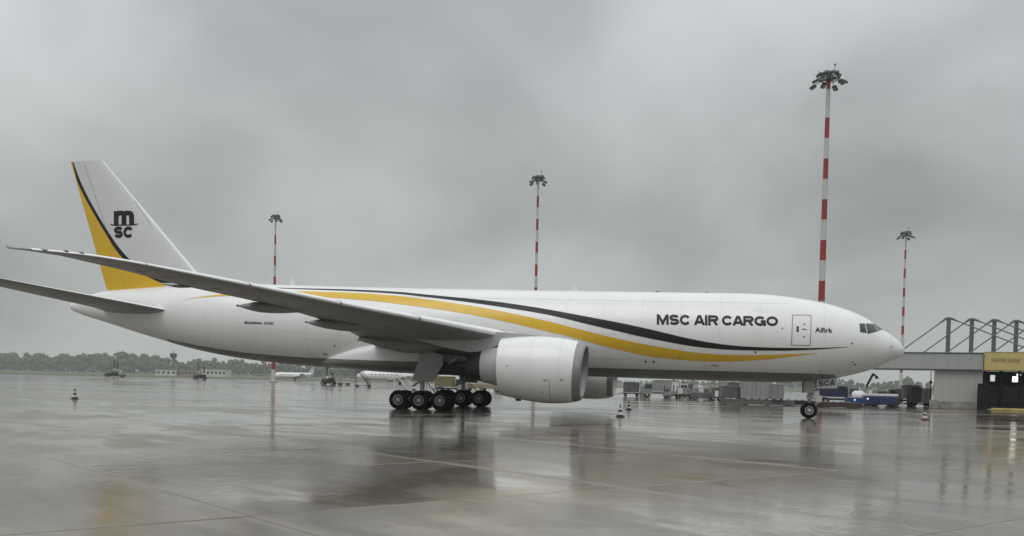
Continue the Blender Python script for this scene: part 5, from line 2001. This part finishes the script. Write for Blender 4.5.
# ------------------------------------------------------------------ far woods
def wood(name, label, spans, seed, step=7.0):
    rg = random.Random(seed)
    mb = MB()

    def leaf(p_, d, sz):
        n_ = (d + Vector((rg.uniform(-.6, .6), rg.uniform(-.6, .6), rg.uniform(-.3, .6)))).normalized()
        e1 = n_.orthogonal().normalized()
        e2 = n_.cross(e1)
        th = rg.uniform(0, 6.28)
        f1 = (math.cos(th) * e1 + math.sin(th) * e2) * sz
        f2 = (-math.sin(th) * e1 + math.cos(th) * e2) * sz * rg.uniform(.5, 1)
        mb.add([p_ - f1 - f2 * .6, p_ + f1 - f2, p_ + f1 * .8 + f2, p_ - f1 + f2 * .7], [(0, 1, 2, 3)])

    for u_a, u_b, depth, prof, rows_ in spans:
        a, b = ground(u_a, depth), ground(u_b, depth)
        Lx = (b - a).length
        n = int(Lx / step)
        for row in range(rows_):
            for i in range(n + 1):
                f = (i + rg.uniform(-.4, .4)) / n
                base = a + (b - a) * f
                rel = base - CAM
                dist = rel.dot(fw)
                uu_ = 512 + FPX * rel.dot(rt) / dist
                H = prof(uu_, dist) * rg.uniform(.80, 1.03)
                H *= .74 + .26 * row / max(1, rows_ - 1)
                base = base + Vector((rg.uniform(-2, 2), row * step * 1.1 + rg.uniform(-3, 3), 0))
                cw = H * rg.uniform(.30, .44)
                mb.tube((base.x, base.y, 0), (base.x, base.y, H * .5), .35, .18, n=5)
                nl = rg.randint(4, 6)
                lobes = [(Vector((rg.gauss(0, cw * .42), rg.gauss(0, cw * .42), H * rg.uniform(.30, .80))), cw * rg.uniform(.42, .7)) for _ in range(nl)]
                lobes.append((Vector((0, 0, H * .86)), cw * .42))
                for c, r in lobes:
                    k5 = [[base + c + Vector((r * .78 * math.sin(a) * math.cos(b), r * .78 * math.sin(a) * math.sin(b), r * .8 * math.cos(a))) for b in (0, 1.05, 2.1, 3.15, 4.2, 5.25)] for a in (.35, 1.1, 1.9, 2.75)]
                    mb.loft(k5)
                    for _ in range(26):
                        d = Vector((rg.gauss(0, 1), rg.gauss(0, 1), rg.gauss(0, 1))).normalized()
                        p_ = base + c + d * r * rg.uniform(.55, 1.05)
                        p_.z = max(.4, min(p_.z, H * 1.02))
                        leaf(p_, d, rg.uniform(.55, 1.25) * H / 15)
                if row == 0:                      # hedge and undergrowth along the edge
                    for _ in range(70):
                        d = Vector((rg.gauss(0, .5), -1, rg.uniform(0, .8))).normalized()
                        p_ = base + Vector((rg.uniform(-step, step), rg.uniform(-2, 3), rg.uniform(.3, H * .6)))
                        leaf(p_, d, rg.uniform(.8, 1.4) * H / 15)
    me = bpy.data.meshes.new(name)
    me.from_pydata([tuple(v) for v in mb.v], [], mb.f)
    me.materials.append(LEAF)
    o = bpy.data.objects.new(name, me)
    COL.objects.link(o)
    o['kind'] = 'stuff'
    o['label'] = label
    o['category'] = 'wood'
    return o


TREETOP = pchip([-60, 0, 20, 26, 45, 75, 100, 117, 145, 155, 170, 185, 205, 225, 300, 430], [351, 350.5, 352, 349.5, 353, 352, 352, 349.5, 351, 356, 358.5, 358, 357, 359, 362, 366])


def left_prof(u, dist):
    return max(7, (369 + .0227 * u - TREETOP(u)) / FPX * dist * .98 + 2)


def right_prof(u, dist):
    v = 379.5 + 1.2 * math.sin(u * .11) + 1.0 * math.sin(u * .05 + 2) - (3.2 if 903 < u < 912 else 0)
    return max(7, (369 + .0227 * u - v) / FPX * dist + 2)


wood('far_wood', 'hazy dark green wood along the horizon left of the aeroplane', [(-40, 430, 1350, left_prof, 3)], 11, 10.0)
wood('far_wood', 'hazy green wood seen under the nose and beside the terminal', [(590, 1100, 1500, right_prof, 3)], 12, 9.5)

# ------------------------------------------------------------------ haze
hb = MB()
hb.box((0, 0, 34.0), (8300, 8300, 70.0))
hz_ = bpy.data.materials.new('rain haze')
hz_.use_nodes = True
nt = hz_.node_tree
nt.nodes.remove(nt.nodes['Principled BSDF'])
pv = node(nt, 'ShaderNodeVolumePrincipled', Density=0.0002)
pv.inputs['Color'].default_value = (0.93, 0.96, 0.96, 1)
nt.links.new(pv.outputs[0], nt.nodes['Material Output'].inputs['Volume'])
single('haze', hb, hz_, 'pale rain haze over the whole airfield', kind='stuff', smooth=0)
